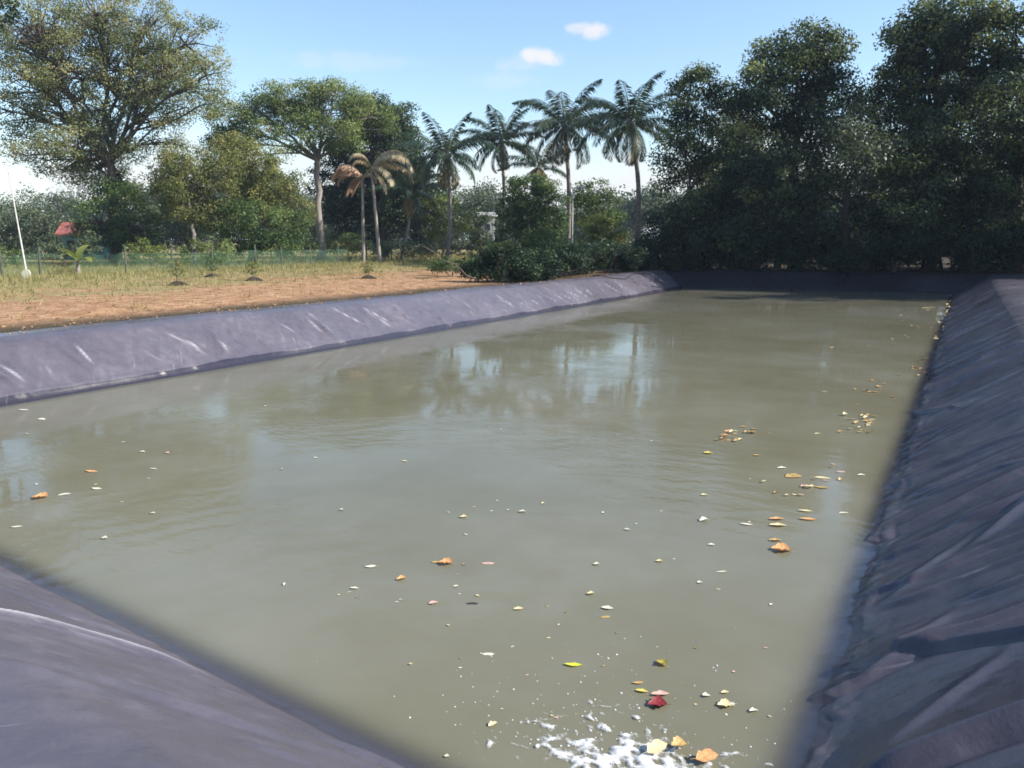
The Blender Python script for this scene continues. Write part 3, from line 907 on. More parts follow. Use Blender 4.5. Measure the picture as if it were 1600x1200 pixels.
for lab, px, D, lb in (
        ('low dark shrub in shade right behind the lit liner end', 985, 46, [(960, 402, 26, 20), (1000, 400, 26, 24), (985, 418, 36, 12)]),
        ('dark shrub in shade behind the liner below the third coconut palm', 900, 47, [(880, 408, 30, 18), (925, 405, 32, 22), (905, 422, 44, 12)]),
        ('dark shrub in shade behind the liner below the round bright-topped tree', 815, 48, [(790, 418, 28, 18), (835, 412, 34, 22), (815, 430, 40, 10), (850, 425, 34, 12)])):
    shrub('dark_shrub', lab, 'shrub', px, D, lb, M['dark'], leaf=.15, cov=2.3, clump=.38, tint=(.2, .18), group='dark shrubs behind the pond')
shrub('conical_bush', 'upright dark conical bush standing by the soil edge near the pond', 'shrub', 752, 44,
      [(752, 345, 9, 14), (750, 368, 14, 16), (754, 392, 20, 18), (745, 410, 26, 14), (770, 412, 16, 12)], M['dark'], leaf=.13, cov=2.2, clump=.28, tint=(.55, .2))
shrub('feathery_bush', 'low spreading feathery bush over bare soil at the far end of the sunlit bank', 'shrub', 706, 38,
      [(680, 416, 22, 7), (700, 411, 24, 8), (725, 414, 24, 10), (690, 424, 18, 6), (745, 424, 18, 10)], M['green'], leaf=.11, cov=1.7, clump=.22, tint=(.4, .2))
for lab, px, D, lb, mt in (
        ('pale scrubby bush behind the netting fence under the shortest palm', 690, 60, [(668, 388, 24, 14), (700, 382, 22, 16), (725, 388, 18, 14)], 'vine'),
        ('scrubby bush with dry tips under the round dark tree', 620, 64, [(600, 388, 24, 12), (640, 390, 26, 12)], 'grey'),
        ('low bush just right of the flat-topped tree trunk', 545, 62, [(530, 388, 18, 10), (556, 384, 18, 12)], 'ochre'),
        ('low green bush behind the fence below the red-roofed house', 95, 50, [(70, 392, 26, 14), (104, 392, 24, 14), (142, 380, 16, 18)], 'grey'),
        ('yellow-green bush under the spreading tree beside the fence', 225, 52, [(218, 388, 24, 16), (246, 396, 22, 12)], 'lime'),
        ('pale green bush around the slim pale trunk', 318, 50, [(300, 390, 22, 18), (338, 388, 26, 18), (350, 400, 24, 10)], 'umbrella'),
        ('dull green bush left of the flat-topped tree trunk, at the far side of the fence', 470, 66, [(455, 385, 24, 14), (482, 388, 20, 12)], 'green'),
        ('dull green bush between the two withered palm stems and the flat-topped trunk', 535, 74, [(520, 382, 26, 14), (552, 380, 26, 16)], 'green'),
        ('leafy bush at the left edge behind the leaning pole', 5, 50, [(-5, 395, 24, 16), (20, 402, 20, 10)], 'green')):
    shrub('fence_bush', lab, 'shrub', px, D, lb, M[mt], leaf=.15, cov=1.6, clump=.32, tint=(.5, .25), group='bushes along the fence')

# --- tall wall of trees on the right
WALL = [
    ('slender dark tree with a loose crown right next to the fourth coconut palm', 1075, 50, .2, (1078, 300),
     [(1080, 135, 28, 24), (1105, 125, 26, 20), (1060, 170, 28, 24), (1100, 170, 34, 26), (1130, 150, 26, 26), (1075, 215, 34, 30), (1115, 220, 38, 34), (1055, 260, 30, 30), (1095, 280, 44, 36)], 'wall', 1.9, (.5, .26)),
    ('tall dark tree with a yellow-green lit crown, left of the sky gap', 1245, 48, .38, (1240, 250),
     [(1240, 72, 50, 28), (1285, 78, 40, 30), (1205, 95, 36, 28), (1300, 115, 36, 30), (1250, 120, 50, 34), (1195, 140, 34, 34), (1290, 160, 44, 34), (1230, 180, 52, 36), (1170, 160, 26, 26), (1275, 215, 56, 36)], 'wall', 2.3, (.45, .27)),
    ('grey-green tree with loose glinting leaves in the middle of the tree wall', 1325, 45, .26, (1322, 300),
     [(1318, 200, 36, 34), (1350, 215, 30, 30), (1300, 245, 36, 32), (1345, 258, 38, 30), (1325, 290, 46, 28), (1285, 285, 34, 26), (1375, 280, 30, 22), (1390, 240, 22, 24)], 'vine', 1.25, (.4, .26)),
    ('tallest tree of the right-hand wall, its crown reaching the top of the photo', 1460, 46, .45, (1460, 250),
     [(1480, 20, 50, 34), (1440, 35, 36, 30), (1520, 45, 40, 34), (1410, 75, 38, 34), (1470, 80, 56, 40), (1540, 95, 44, 36), (1400, 125, 34, 34), (1445, 140, 56, 40), (1510, 150, 50, 40), (1420, 190, 46, 36), (1490, 215, 56, 40), (1455, 215, 50, 36, -2.0), (1470, 255, 50, 30, -2.2), (1430, 245, 36, 30, -2.0)], 'wall', 2.3, (.42, .27)),
    ('tree with a rounded crown at the right edge of the photo', 1590, 44, .36, (1592, 260),
     [(1588, 25, 26, 26), (1615, 50, 34, 34), (1580, 95, 32, 30), (1610, 130, 40, 40), (1575, 165, 34, 34), (1590, 220, 40, 40), (1640, 200, 50, 60), (1560, 260, 34, 36), (1620, 290, 50, 50)], 'wall', 2.3, (.4, .27)),
    ('bushy dark tree low in the tree wall, below the slender loose tree', 1110, 48, .2, None,
     [(1060, 330, 40, 34), (1105, 340, 44, 36), (1150, 320, 40, 40), (1080, 375, 48, 26), (1140, 372, 44, 28), (1165, 265, 34, 36)], 'wall', 2.3, (.25, .22)),
    ('leafy dark tree low in the tree wall, below the tree with the yellow-green lit crown', 1215, 46, .2, None,
     [(1200, 260, 44, 40), (1245, 290, 44, 40), (1200, 330, 46, 40), (1255, 350, 44, 36), (1220, 378, 50, 22)], 'wall', 2.1, (.25, .24)),
    ('dark tree with drooping boughs low in the tree wall, right of the grey-green loose tree', 1400, 44, .2, None,
     [(1390, 320, 44, 36), (1350, 345, 44, 34), (1430, 300, 44, 44), (1420, 355, 46, 32), (1370, 378, 44, 22)], 'wall', 2.1, (.22, .22)),
    ('dark tree low in the tree wall, just left of the right edge', 1520, 43, .2, None,
     [(1500, 290, 44, 44), (1545, 315, 40, 40), (1490, 345, 44, 36), (1540, 368, 46, 28), (1470, 378, 40, 22), (1600, 360, 40, 36)], 'wall', 2.1, (.22, .22)),
    ('tree filling the back of the tree wall, behind the yellow-green lit crown', 1170, 58, .3, None,
     [(1150, 200, 40, 40), (1190, 240, 50, 50), (1140, 270, 50, 50), (1230, 300, 60, 60), (1160, 330, 60, 50)], 'wall', 1.9, (.35, .22)),
    ('tree filling the back of the tree wall, between the tallest and the lit-crowned trees', 1370, 56, .3, None,
     [(1370, 160, 34, 34), (1350, 220, 50, 50), (1400, 260, 60, 60), (1320, 320, 60, 50), (1420, 330, 60, 50)], 'wall', 1.9, (.35, .22)),
    ('tree filling the back of the tree wall, between the tallest tree and the right edge', 1530, 54, .3, None,
     [(1540, 180, 40, 34), (1560, 260, 50, 60), (1500, 300, 60, 60), (1580, 340, 60, 50)], 'wall', 1.9, (.35, .22)),
]
for lab, px, D, r0, fork, lb, mt, cov, tn_ in WALL:
    D -= 2.2
    tree('tall_tree', lab, 'tree', (px, D), lb, M[mt], M['shadebark'], D, fork, r0, .19, cov, .68, tn_, 'tall trees beyond the pond', .5, toplit=.8, grow=1.14, shell=.4)


random.seed(5)
for px in range(1030, 1700, 42):
    D = np.interp(px, [1050, 1600], [45.6, 41.4]) + random.uniform(-.4, 1.0)
    lb = [(px + random.uniform(-22, 22), random.uniform(372, 410), random.uniform(20, 34), random.uniform(13, 24)) for _ in range(5)]
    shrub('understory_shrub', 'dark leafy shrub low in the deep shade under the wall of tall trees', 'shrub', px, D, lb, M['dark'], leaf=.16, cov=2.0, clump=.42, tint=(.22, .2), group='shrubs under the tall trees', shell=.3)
for q_, (X_, Y_) in enumerate(((7, 47), (11, 47.5), (17, 49), (24, 51))):  # unseen trees added right of view so the far bank falls in shade
    dv_ = np.array([X_, Y_, 0.0]); D = float(dv_ @ FW); px = 800 + 1252 * float(dv_ @ RT) / D
    lb = [(px + random.uniform(-85, 85), random.uniform(140, 370), random.uniform(50, 75), random.uniform(45, 65)) for _ in range(15)]
    tree('tall_tree', 'unseen tall tree added beyond the right edge to shade the far bank', 'tree', (px, D), lb, M['wall'], M['bark'], D, None, .4, .26, 1.6, .8, (.4, .25), 'added shade trees beyond the right edge', .4)


random.seed(8)
for q_, Y_ in enumerate(np.arange(27.6, 42.0, 1.35)):
    X_ = -16.1 + random.uniform(-.5, .3)
    dv_ = np.array([X_, Y_, 0.0]); D = float(dv_ @ FW); px = 800 + 1252 * float(dv_ @ RT) / D
    kp_ = 1252 / D; y0_ = 374 + 1252 * 1.7 / D
    lb = [(px + random.uniform(-1.0, 1.0) * kp_, y0_ - random.uniform(.25, 1.25) * kp_, random.uniform(.5, .85) * kp_, random.uniform(.28, .5) * kp_, random.uniform(-.3, .9)) for _ in range(7)]
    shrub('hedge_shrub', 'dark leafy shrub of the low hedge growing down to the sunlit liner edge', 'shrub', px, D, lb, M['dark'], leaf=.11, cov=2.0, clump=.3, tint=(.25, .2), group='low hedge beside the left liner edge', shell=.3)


# --- coconut palms
def frond(parent, top, az, el, L, mat, tint0, droop=1.0, width=.62, n=34):
    """arching pinnate frond as one mesh; az/el start direction, bends down along its length"""
    t = np.linspace(0, 1, n)
    ang = el - droop * (t ** 1.6) * R(88)
    ds = L / (n - 1)
    hx = np.concatenate([[0], np.cumsum(np.cos(ang[:-1]) * ds)]); hz = np.concatenate([[0], np.cumsum(np.sin(ang[:-1]) * ds)])
    ca, sa = math.cos(az), math.sin(az)
    P = np.column_stack([hx * ca, hx * sa, hz])
    T = np.gradient(P, axis=0); T /= np.linalg.norm(T, axis=1)[:, None]
    side = np.array([-sa, ca, 0.0])
    V, F, TT = [], [], []
    k = 0
    # rachis
    rw = np.linspace(.05, .008, n)
    for s_ in (-1, 1):
        V.append(P + side * rw[:, None] * s_)
    V.append(P + np.array([0, 0, 1.0]) * rw[:, None])
    base = np.arange(n - 1)
    for a_, b_ in ((0, 2 * n), (2 * n, n), (n, 0)):
        F.append(np.column_stack([a_ + base, a_ + base + 1, b_ + base + 1, b_ + base]))
    TT.append(np.full(3 * n, min(1, tint0 + .3)))
    k = 3 * n
    for s_ in (-1, 1):
        for q in range(3, n):
            for sub in (0, .5):
                if random.random() < .10: continue
                tt = min(1, (q + sub) / (n - 1))
                p = P[q] if sub == 0 else (P[q] + P[min(q + 1, n - 1)]) / 2
                ln = width * L * .36 * (math.sin(math.pi * min(1, tt * .92 + .06)) ** .6) * random.uniform(.8, 1.15)
                d = side * s_ * .8 + T[q] * .55 + np.array([0, 0, -random.uniform(.25, .75)])
                d /= np.linalg.norm(d)
                e = p + d * ln + np.array([0, 0, -ln * .18])
                mid = p + d * ln * .5
                wv = T[q] * .045
                V.append(np.array([p - wv * .5, mid - wv, e, mid + wv]))
                F.append(np.array([[k, k + 1, k + 2, k + 3]])); k += 4
                TT.append(np.full(4, np.clip(tint0 + random.gauss(0, .12), 0, 1)))
    V_ = np.vstack(V); sw = random.uniform(-.16, .16)
    rr_ = np.hypot(V_[:, 0], V_[:, 1]); V_ = V_ + side * (sw * rr_ * rr_ / max(L, .1))[:, None]
    me = mesh_np('frond', V_, np.vstack(F), {'tint': np.concatenate(TT)})
    return link('frond', me, mat, parent, top)


def palm(label, foot_px, top_px, top_py, D, L=3.4, nfr=20, r0=.17, old=3, seed=0, group='coconut palms', mats=('palm', 'palmold'), lean=.5):
    random.seed(seed)
    up0 = random.uniform(66, 80); nfr = int(nfr * 1.3)
    b = ground_at(at(foot_px, 380, D))
    T = at(top_px, top_py, D)
    root = empty('coconut_palm', b, label, 'palm tree', group)
    t = np.linspace(0, 1, 22)
    Pt = b[None] * (1 - t[:, None]) + T[None] * t[:, None]
    Pt += RT[None] * (np.sin(t * math.pi) * lean * .5)[:, None]
    Pt[0, 2] -= .15
    rad = r0 * (1 - .35 * t) * (1 + .06 * (np.arange(22) % 2)); rad[0] *= 1.5; rad[1] *= 1.15
    MB().tube(Pt - b, rad, 9).build('trunk', M['palmbark'], root, smooth=True)
    tl = T - b
    # crown heart: sheaths and young nuts
    hb = MB()
    for q in range(9):
        a = q * 2.4; rr = .16
        c = tl + np.array([math.cos(a) * rr, math.sin(a) * rr, -.12 + .05 * (q % 3)])
        ph = np.linspace(-1, 1, 6)
        hb.tube(np.column_stack([np.full(6, c[0]), np.full(6, c[1]), c[2] + ph * .13]), .11 * np.sqrt(np.maximum(0.02, 1 - ph ** 2)), 6)
    hb.build('coconut_cluster', M['palmbark'], root, smooth=True)
    for q in range(nfr):
        f_ = q / (nfr - 1)
        az = q * 2.39996 + random.uniform(-.2, .2)
        el = R(up0 - (up0 + 38) * f_ ** .9) + random.uniform(-.16, .16)
        dr = .62 + .55 * f_ + random.uniform(-.16, .2)
        Lq = 1.08 * L * (.78 + .3 * math.sin(math.pi * min(1, f_ + .15))) * random.uniform(.9, 1.1)
        oldf = q >= nfr - old
        frond(root, tuple(tl + np.array([0, 0, .1 * (1 - f_)])), az, el if not oldf else el - .3, Lq * (.85 if oldf else 1), M[mats[1]] if oldf else M[mats[0]],
              random.uniform(.25, .6), dr, .62)
    return root


palm('shortest and leftmost of the tall coconut palms, in front of the round dark tree', 698, 698, 243, 60, 3.6, 19, .16, 4, 1)
palm('second coconut palm from the left, slender and standing against open sky', 783, 783, 222, 66, 3.6, 18, .17, 4, 2)
palm('tallest coconut palm, upright above the street lamp', 886, 882, 196, 62, 4.3, 22, .19, 3, 3)
palm('thin coconut palm half hidden behind the tallest palm, with yellowed fronds', 868, 842, 262, 72, 3.6, 13, .14, 7, 4)
palm('rightmost coconut palm, beside the wall of tall trees', 992, 985, 193, 58, 4.1, 22, .20, 3, 5, lean=.9)
palm('short dark palm with hanging fronds under the round dark tree', 626, 640, 300, 68, 3.2, 15, .14, 4, 6, group='low palms')


def withered_palm(label, foot, top, D, dirs, mt, seed):
    random.seed(seed)
    b = ground_at(at(foot, 380, D)); T = at(top[0], top[1], D)
    root = empty('withered_palm', b, label, 'palm tree', 'low palms')
    t = np.linspace(0, 1, 14)
    MB().tube(b[None] * (1 - t[:, None]) + T[None] * t[:, None] - b - np.array([0, 0, .1]) * (t == 0)[:, None], .15 * (1 - .4 * t), 8).build('trunk', M['palebark'], root, smooth=True)
    for (sgn, el, L, dr, wd) in dirs:
        az = YAW + (0 if sgn > 0 else math.pi) + random.uniform(-.9, .9)
        frond(root, tuple(T - b), az, R(el), L * 1.08, M[mt], random.uniform(.3, .7), dr, wd * 1.55, 40)
    return root


withered_palm('palm with pinkish dry fronds hanging to one side of its pale stem', 567, (566, 276), 60,
              [(-1, 30, 2.3, 1.55, .42), (-1, 5, 2.0, 1.2, .5), (-1, 55, 2.6, 1.75, .4), (1, 30, 1.5, 1.7, .4), (-1, -20, 1.9, .8, .45), (-1, 40, 2.9, 1.45, .4), (-1, -45, 1.6, .4, .4)], 'pinkdry', 12)
withered_palm('palm with long tan withered fronds arching over its pale stem', 593, (580, 262), 59,
              [(1, 40, 3.9, 1.45, .36), (1, 22, 3.6, 1.3, .36), (-1, 50, 1.9, 1.8, .4), (1, 58, 3.5, 1.65, .34), (1, 5, 2.8, 1.1, .36), (-1, 70, 2.2, 1.8, .36), (1, -35, 2.2, .6, .34), (-1, -40, 1.5, .5, .4)], 'withered', 13)


# --- broad-leaved banana plant by the fence
def banana(label, px, D, n, h, seed):
    random.seed(seed)
    b = ground_at(at(px, 380, D))
    root = empty('banana_plant', b, label, 'plant')
    MB().tube([[0, 0, -.1], [0, 0, h * .25], [.03, 0, h * .5]], [.12, .1, .06], 8).build('stem', M['lime'] if False else M['palebark'], root, smooth=True)
    for q in range(n):
        az = q * 2.4; el = R(random.uniform(15, 65)); L = h * random.uniform(.7, 1.0); k = 12
        t = np.linspace(0, 1, k); ang = el - 1.3 * t ** 1.5
        hx = np.concatenate([[0], np.cumsum(np.cos(ang[:-1]))]) * L / k; hz = np.concatenate([[0], np.cumsum(np.sin(ang[:-1]))]) * L / k
        wv = .17 * L * np.sin(math.pi * np.clip(t * .93 + .05, 0, 1)) ** .6
        P = np.column_stack([hx * math.cos(az), hx * math.sin(az), hz + h * .45]); sd_ = np.array([-math.sin(az), math.cos(az), 0])
        Vv = np.vstack([P + sd_ * wv[:, None] + [0, 0, .05], P, P - sd_ * wv[:, None] + [0, 0, .05]])
        ii = np.arange(k - 1)
        Ff = np.vstack([np.column_stack([ii, ii + 1, k + ii + 1, k + ii]), np.column_stack([k + ii, k + ii + 1, 2 * k + ii + 1, 2 * k + ii])])
        link('leaf', mesh_np('leaf', Vv, Ff, {'tint': np.full(3 * k, random.uniform(.3, .8))}, True), M['lime'], root)
    return root


banana('yellow-green banana plant with broad leaves below the red-roofed house', 118, 40, 7, 1.5, 21)

# far woods behind everything: one mass
FV, FF, FT, nvv = [], [], [], 0
for px in np.arange(-150, 1750, 19):
    D = random.uniform(135, 190); C = at(px, random.uniform(300 if 200 < px < 700 else 322, 376), D)
    kx = D / 1252.
    ncl = 26
    cc = C + RNG.normal(size=(ncl, 3)) * np.array([22, 22, 13]) * kx
    cc[:, 2] = np.maximum(cc[:, 2], 1.2)
    idx = np.repeat(np.arange(ncl), 110)
    Pc = cc[idx] + RNG.normal(size=(len(idx), 3)) * np.array([1.2, 1.2, .9])
    Pc[:, 2] = np.maximum(Pc[:, 2], .9)
    tl = np.clip(RNG.normal(.45, .2, ncl)[idx] + RNG.normal(size=len(idx)) * .1, 0, 1)
    Vq, Fq, Tq = leaf_quads(Pc, .55, .35, np.zeros((len(idx), 3)), .2, .5, tl)
    FV.append(Vq); FF.append(Fq + nvv); FT.append(Tq); nvv += len(Vq)
o = link('distant_woods', mesh_np('distant_woods', np.vstack(FV), np.vstack(FF), {'tint': np.concatenate(FT)}), M['grey'])
tag(o, kind='stuff')

# ------------------------------------------------------------------ grass on the left ground
gm = leaf_mat('grass_blades', (.12, .13, .042), (.25, .23, .085), (.42, .35, .17), .3, .7, .2)
ng = 30000
gxp = RNG.uniform(-62, -17, ng); gyp = RNG.uniform(6, 82, ng)
dens = sstep(20, 31, -gxp + 6.5 * fbm(gxp * .3, gyp * .3, 91, 4) - gyp * .04) * .92 + .08
kp = RNG.random(ng) < dens
gxp, gyp = gxp[kp], gyp[kp]
B = 4
bx = np.repeat(gxp, B) + RNG.normal(size=len(gxp) * B) * .09; by = np.repeat(gyp, B) + RNG.normal(size=len(gxp) * B) * .09
bz = ground_z(bx, by) - .01
n = len(bx); hh = RNG.uniform(.05, .20, n) * np.where(bx < -33, 1.7, 1.0); th = RNG.uniform(0, 6.28, n)
ln = RNG.normal(size=(n, 2)) * .06; wb = .014
p0 = np.column_stack([bx - np.cos(th) * wb, by - np.sin(th) * wb, bz]); p1 = np.column_stack([bx + np.cos(th) * wb, by + np.sin(th) * wb, bz])
p2 = np.column_stack([bx + ln[:, 0], by + ln[:, 1], bz + hh])
V = np.stack([p0, p1, p2], 1).reshape(-1, 3)
tg = np.repeat(np.clip(np.repeat(RNG.normal(.5, .22, len(gxp)), B) + RNG.normal(size=n) * .1, 0, 1), 3)
tag(link('grass', mesh_np('grass', V, np.arange(3 * n).reshape(-1, 3), {'tint': tg}), gm), kind='stuff')

# ------------------------------------------------------------------ clods and litter on the bare soil
ico = np.array([[0, 0, 1], [.9, 0, .3], [.28, .85, .3], [-.73, .53, .3], [-.73, -.53, .3], [.28, -.85, .3], [.7, .5, -.5], [-.3, .8, -.5], [-.9, 0, -.5], [-.3, -.8, -.5], [.7, -.5, -.5]])
icf = np.array([[0, 1, 2], [0, 2, 3], [0, 3, 4], [0, 4, 5], [0, 5, 1], [1, 6, 2], [2, 7, 3], [3, 8, 4], [4, 9, 5], [5, 10, 1], [6, 7, 2], [7, 8, 3], [8, 9, 4], [9, 10, 5], [10, 6, 1]])
nc = 3000
cxp = -14.75 - np.abs(RNG.normal(size=nc)) ** 1.3 * 4.2; cyp = RNG.uniform(5, 42, nc)
ridge_n = fbm(cxp * .6, cyp * .6, 141, 3)
kp = (ridge_n > -.25) | (RNG.random(nc) < .3)
cxp, cyp = cxp[kp], cyp[kp]; nc = len(cxp)
csz = RNG.uniform(.010, .034, nc) * np.where(RNG.random(nc) < .06, 2.0, 1.0)
cvz = ground_z(cxp, cyp) + np.where(cxp > -14.95, .06, 0)
VV_ = ico[None] * csz[:, None, None] * RNG.uniform(.6, 1.3, (nc, 11, 3)) * np.array([1, 1, .6]) + np.stack([cxp, cyp, cvz], -1)[:, None, :]
FF_ = icf[None] + (np.arange(nc) * 11)[:, None, None]
M['clod'] = solid_mat('dry_clods', (.17, .095, .05), (.34, .21, .12), 3, .95, .1)
tag(link('soil_clods', mesh_np('soil_clods', VV_.reshape(-1, 3), FF_.reshape(-1, 3)), M['clod']), kind='stuff')
nlt = 900
lxp = -14.9 - np.abs(RNG.normal(size=nlt)) * 7; lyp = RNG.uniform(5, 44, nlt)
Vq, Fq, Tq = leaf_quads(np.column_stack([lxp, lyp, ground_z(lxp, lyp) + .02]), .09, .055, np.array([0, 0, 3.0]), .0, 1.0, np.clip(RNG.normal(.5, .25, nlt), 0, 1))
tag(link('leaf_litter', mesh_np('leaf_litter', Vq, Fq, {'tint': Tq}), M['palmold']), kind='stuff')

# ------------------------------------------------------------------ fence
m, nt, out = new_mat('green_netting')
P = pos(nt)
d = N(nt, 'ShaderNodeBsdfDiffuse')
nt.links.new(ramp(nt, noise(nt, P, .8, 3), [(.35, (.07, .13, .075)), (.65, (.11, .19, .12))]), d.inputs['Color'])
t = N(nt, 'ShaderNodeBsdfTransparent')
mx = N(nt, 'ShaderNodeMixShader')
nt.links.new(maprange(nt, noise(nt, P, 1.3, 3), .3, .7, .12, .36), mx.inputs[0])
nt.links.new(t.outputs[0], mx.inputs[1]); nt.links.new(d.outputs[0], mx.inputs[2]); nt.links.new(mx.outputs[0], out.inputs[0])
M['net'] = m
fpx = [-60, 0, 60, 120, 195, 268, 330, 400, 440, 486, 528, 572, 612, 645]
fpts = []
for px in fpx:
    D = np.interp(px, [-60, 330, 650], [36, 46, 66])
    fpts.append(ground_at(at(px, 400, D)))
fence = empty('netting_fence', fpts[0], 'low fence of thin dark posts strung with green netting along the grass', 'fence')
f0 = fpts[0]
for q, p in enumerate(fpts):
    hgt_ = 1.35 + random.uniform(-.08, .1)
    tp = p + np.array([random.uniform(-.06, .06), random.uniform(-.05, .05), hgt_])
    MB().tube(np.array([p - [0, 0, .2], (p + tp) / 2, tp]) - f0, [.05, .048, .045], 7).build('post', M['greenpost'], fence)
for q in range(len(fpts) - 1):
    a, b = fpts[q], fpts[q + 1]
    k = 14
    t = np.linspace(0, 1, k)[:, None]
    base = a * (1 - t) + b * t
    base[:, 2] = ground_z(base[:, 0], base[:, 1])
    hs = 1.1 - .10 * np.sin(math.pi * t[:, 0]) + .04 * np.sin(t[:, 0] * 17 + q)
    rows = []
    for r_ in np.linspace(0.02, 1, 6):
        rw = base.copy(); rw[:, 2] += hs * r_
        rw[:, 0] += .05 * np.sin(t[:, 0] * 9 + r_ * 4 + q)
        rows.append(rw)
    V = np.vstack(rows) - f0
    ii = (np.arange(5)[:, None] * k + np.arange(k - 1)[None, :]).ravel()
    link('netting', mesh_np('netting', V, np.column_stack([ii, ii + 1, ii + k + 1, ii + k]), None, True), M['net'], fence)

# leaning pale pole with a round plate near its foot
b = ground_at(at(37, 380, 35.5)); tp = at(12, 262, 36.5)
root = empty('leaning_pole', b, 'slender pale leaning pole with a round cream plate near its foot, at the left edge', 'pole')
t = np.linspace(0, 1, 9)[:, None]
MB().tube(b * (1 - t) + tp * t - b + np.array([0, 0, -.2]) * (t == 0), np.linspace(.042, .022, 9), 8).build('pole_shaft', M['pole'], root, smooth=True)
c = at(41, 428, 35.3) - b
bm_ = MB(); th = np.linspace(0, 2 * math.pi, 20, endpoint=False)
bm_.tube([c - FW * .02, c + FW * .02], [.2, .2], 20)
bm_.build('round_plate', M['cream'], root)

# house with a red roof
b = ground_at(at(125, 380, 72)); k = 72 / 1252.
hs = empty('house', b, 'small teal house with a red pitched roof seen through the trees at the left', 'house')
ang = YAW + .15


def hloc(x, y, z):
    ca, sa = math.cos(ang), math.sin(ang)
    return [x * ca - y * sa, x * sa + y * ca, z]


HW, HD, HT = 1.5, 1.5, 2.35
mb = MB()
mb.box(hloc(0, HD, HT / 2 - .1), (2 * HW, 2 * HD, HT + .2), ang)
wl = mb.build('wall', M['teal'], hs)
rf = MB()
for sgn in (-1, 1):
    e0 = [hloc(-HW - .4, HD + sgn * (HD + .4), HT - .05), hloc(HW + .4, HD + sgn * (HD + .4), HT - .05), hloc(HW + .4, HD, HT + 1.0), hloc(-HW - .4, HD, HT + 1.0)]
    e1 = [[p[0], p[1], p[2] - .12] for p in e0]
    rf.add(e0 + e1, [[0, 1, 2, 3], [4, 7, 6, 5], [0, 4, 5, 1], [1, 5, 6, 2], [2, 6, 7, 3], [3, 7, 4, 0]])
for sx_ in (-HW, HW):
    rf.add([hloc(sx_, 0, HT), hloc(sx_, 2 * HD, HT), hloc(sx_, HD, HT + .9)], [[0, 1, 2]])
rf.build('roof', M['redroof'], hs)
MB().box(hloc(-.75, -.03, 1.3), (.7, .05, .8), ang).build('window', M['darkopen'], hs)
MB().box(hloc(.6, -.03, .95), (.8, .05, 1.9), ang).build('door', M['darkopen'], hs)

# small pale building between the palms
b = ground_at(at(762, 380, 92)); k = 92 / 1252.
pb_ = empty('pale_tower', b, 'small pale block with a white flat roof peeping above the bushes between palms', 'building')
H_ = (at(762, 338, 92)[2] - b[2])
MB().box((0, 0, H_ / 2 - .1), (1.5, 1.5, H_ + .2), YAW).build('wall', M['greywall'], pb_)
MB().box((0, 0, H_ + .22), (2.2, 2.2, .44), YAW).build('roof', M['white'], pb_)
MB().box(tuple(-FW * .77 + np.array([0, 0, H_ * .72])), (.6, .06, .7), YAW).build('window', M['darkopen'], pb_)

# street lamp beside the tallest palm
b = ground_at(at(894, 380, 57)); tp = at(894, 293, 57)
lp = empty('street_lamp', b, 'thin grey street lamp with a short flat head beside the tallest palm trunk', 'street lamp')
h_ = tp[2] - b[2]
MB().tube([[0, 0, -.15], [0, 0, h_ * .5], [0, 0, h_]], [.06, .05, .035], 8).build('lamp_post', M['steel'], lp, smooth=True)
MB().tube([[0, 0, h_ - .03], (RT * .25 + [0, 0, h_ + .03]).tolist(), (RT * .5 + [0, 0, h_ + .04]).tolist()], .025, 6).build('arm', M['steel'], lp)
MB().box((RT * .55 + [0, 0, h_ + .03]).tolist(), (.62, .22, .1), YAW).build('lamp_head', M['steel'], lp)


# saplings with dark mulch at the foot
def sapling(label, px, py, hgt_, lf, seed):
    random.seed(seed)
    p = on_z(px, py, .88); p = ground_at(p)
    root = empty('sapling', p, label, 'sapling', 'saplings on the soil')
    nn, mm = 9, 16
    a = np.linspace(0, 2 * math.pi, mm, endpoint=False); V = []
    for r_ in np.linspace(1, 0.05, nn):
        for q in a:
            V.append([r_ * .42 * math.cos(q) * (1 + .25 * math.sin(3 * q + seed)), r_ * .36 * math.sin(q), .16 * (1 - r_ ** 2) + random.uniform(-.02, .03) - .02])
    F = [[i_ * mm + j_, i_ * mm + (j_ + 1) % mm, (i_ + 1) * mm + (j_ + 1) % mm, (i_ + 1) * mm + j_] for i_ in range(nn - 1) for j_ in range(mm)]
    link('mulch_mound', mesh_np('mulch_mound', V, F), M['mulch'], root)
    MB().tube([[0, 0, 0], [.02, 0, hgt_ * .5], [.0, .02, hgt_]], [.03, .022, .012], 6).build('stem', M['twig'], root)
    n = 150
    Pc = np.column_stack([RNG.normal(size=n) * .15, RNG.normal(size=n) * .15, RNG.uniform(hgt_ * .35, hgt_ * 1.05, n)])
    Vq, Fq, Tq = leaf_quads(Pc, .11, .06, np.zeros((n, 3)), .2, .4, np.clip(RNG.normal(.45, .2, n), 0, 1))
    link('foliage', mesh_np('foliage', Vq, Fq, {'tint': Tq}), M[lf], root)


sapling('leafy sapling on a dark mulch heap, the leftmost of those on open soil', 277, 446, .85, 'ochre', 31)
sapling('sapling on a dark mulch heap, in front of the low dense green tree', 396, 440, .75, 'ochre', 32)
sapling('spindly sapling on the soil below the withered palms', 576, 436, .7, 'ochre', 33)
sapling('sapling close to the fence, left of the sapling by the low dense tree', 332, 433, .8, 'green', 34)


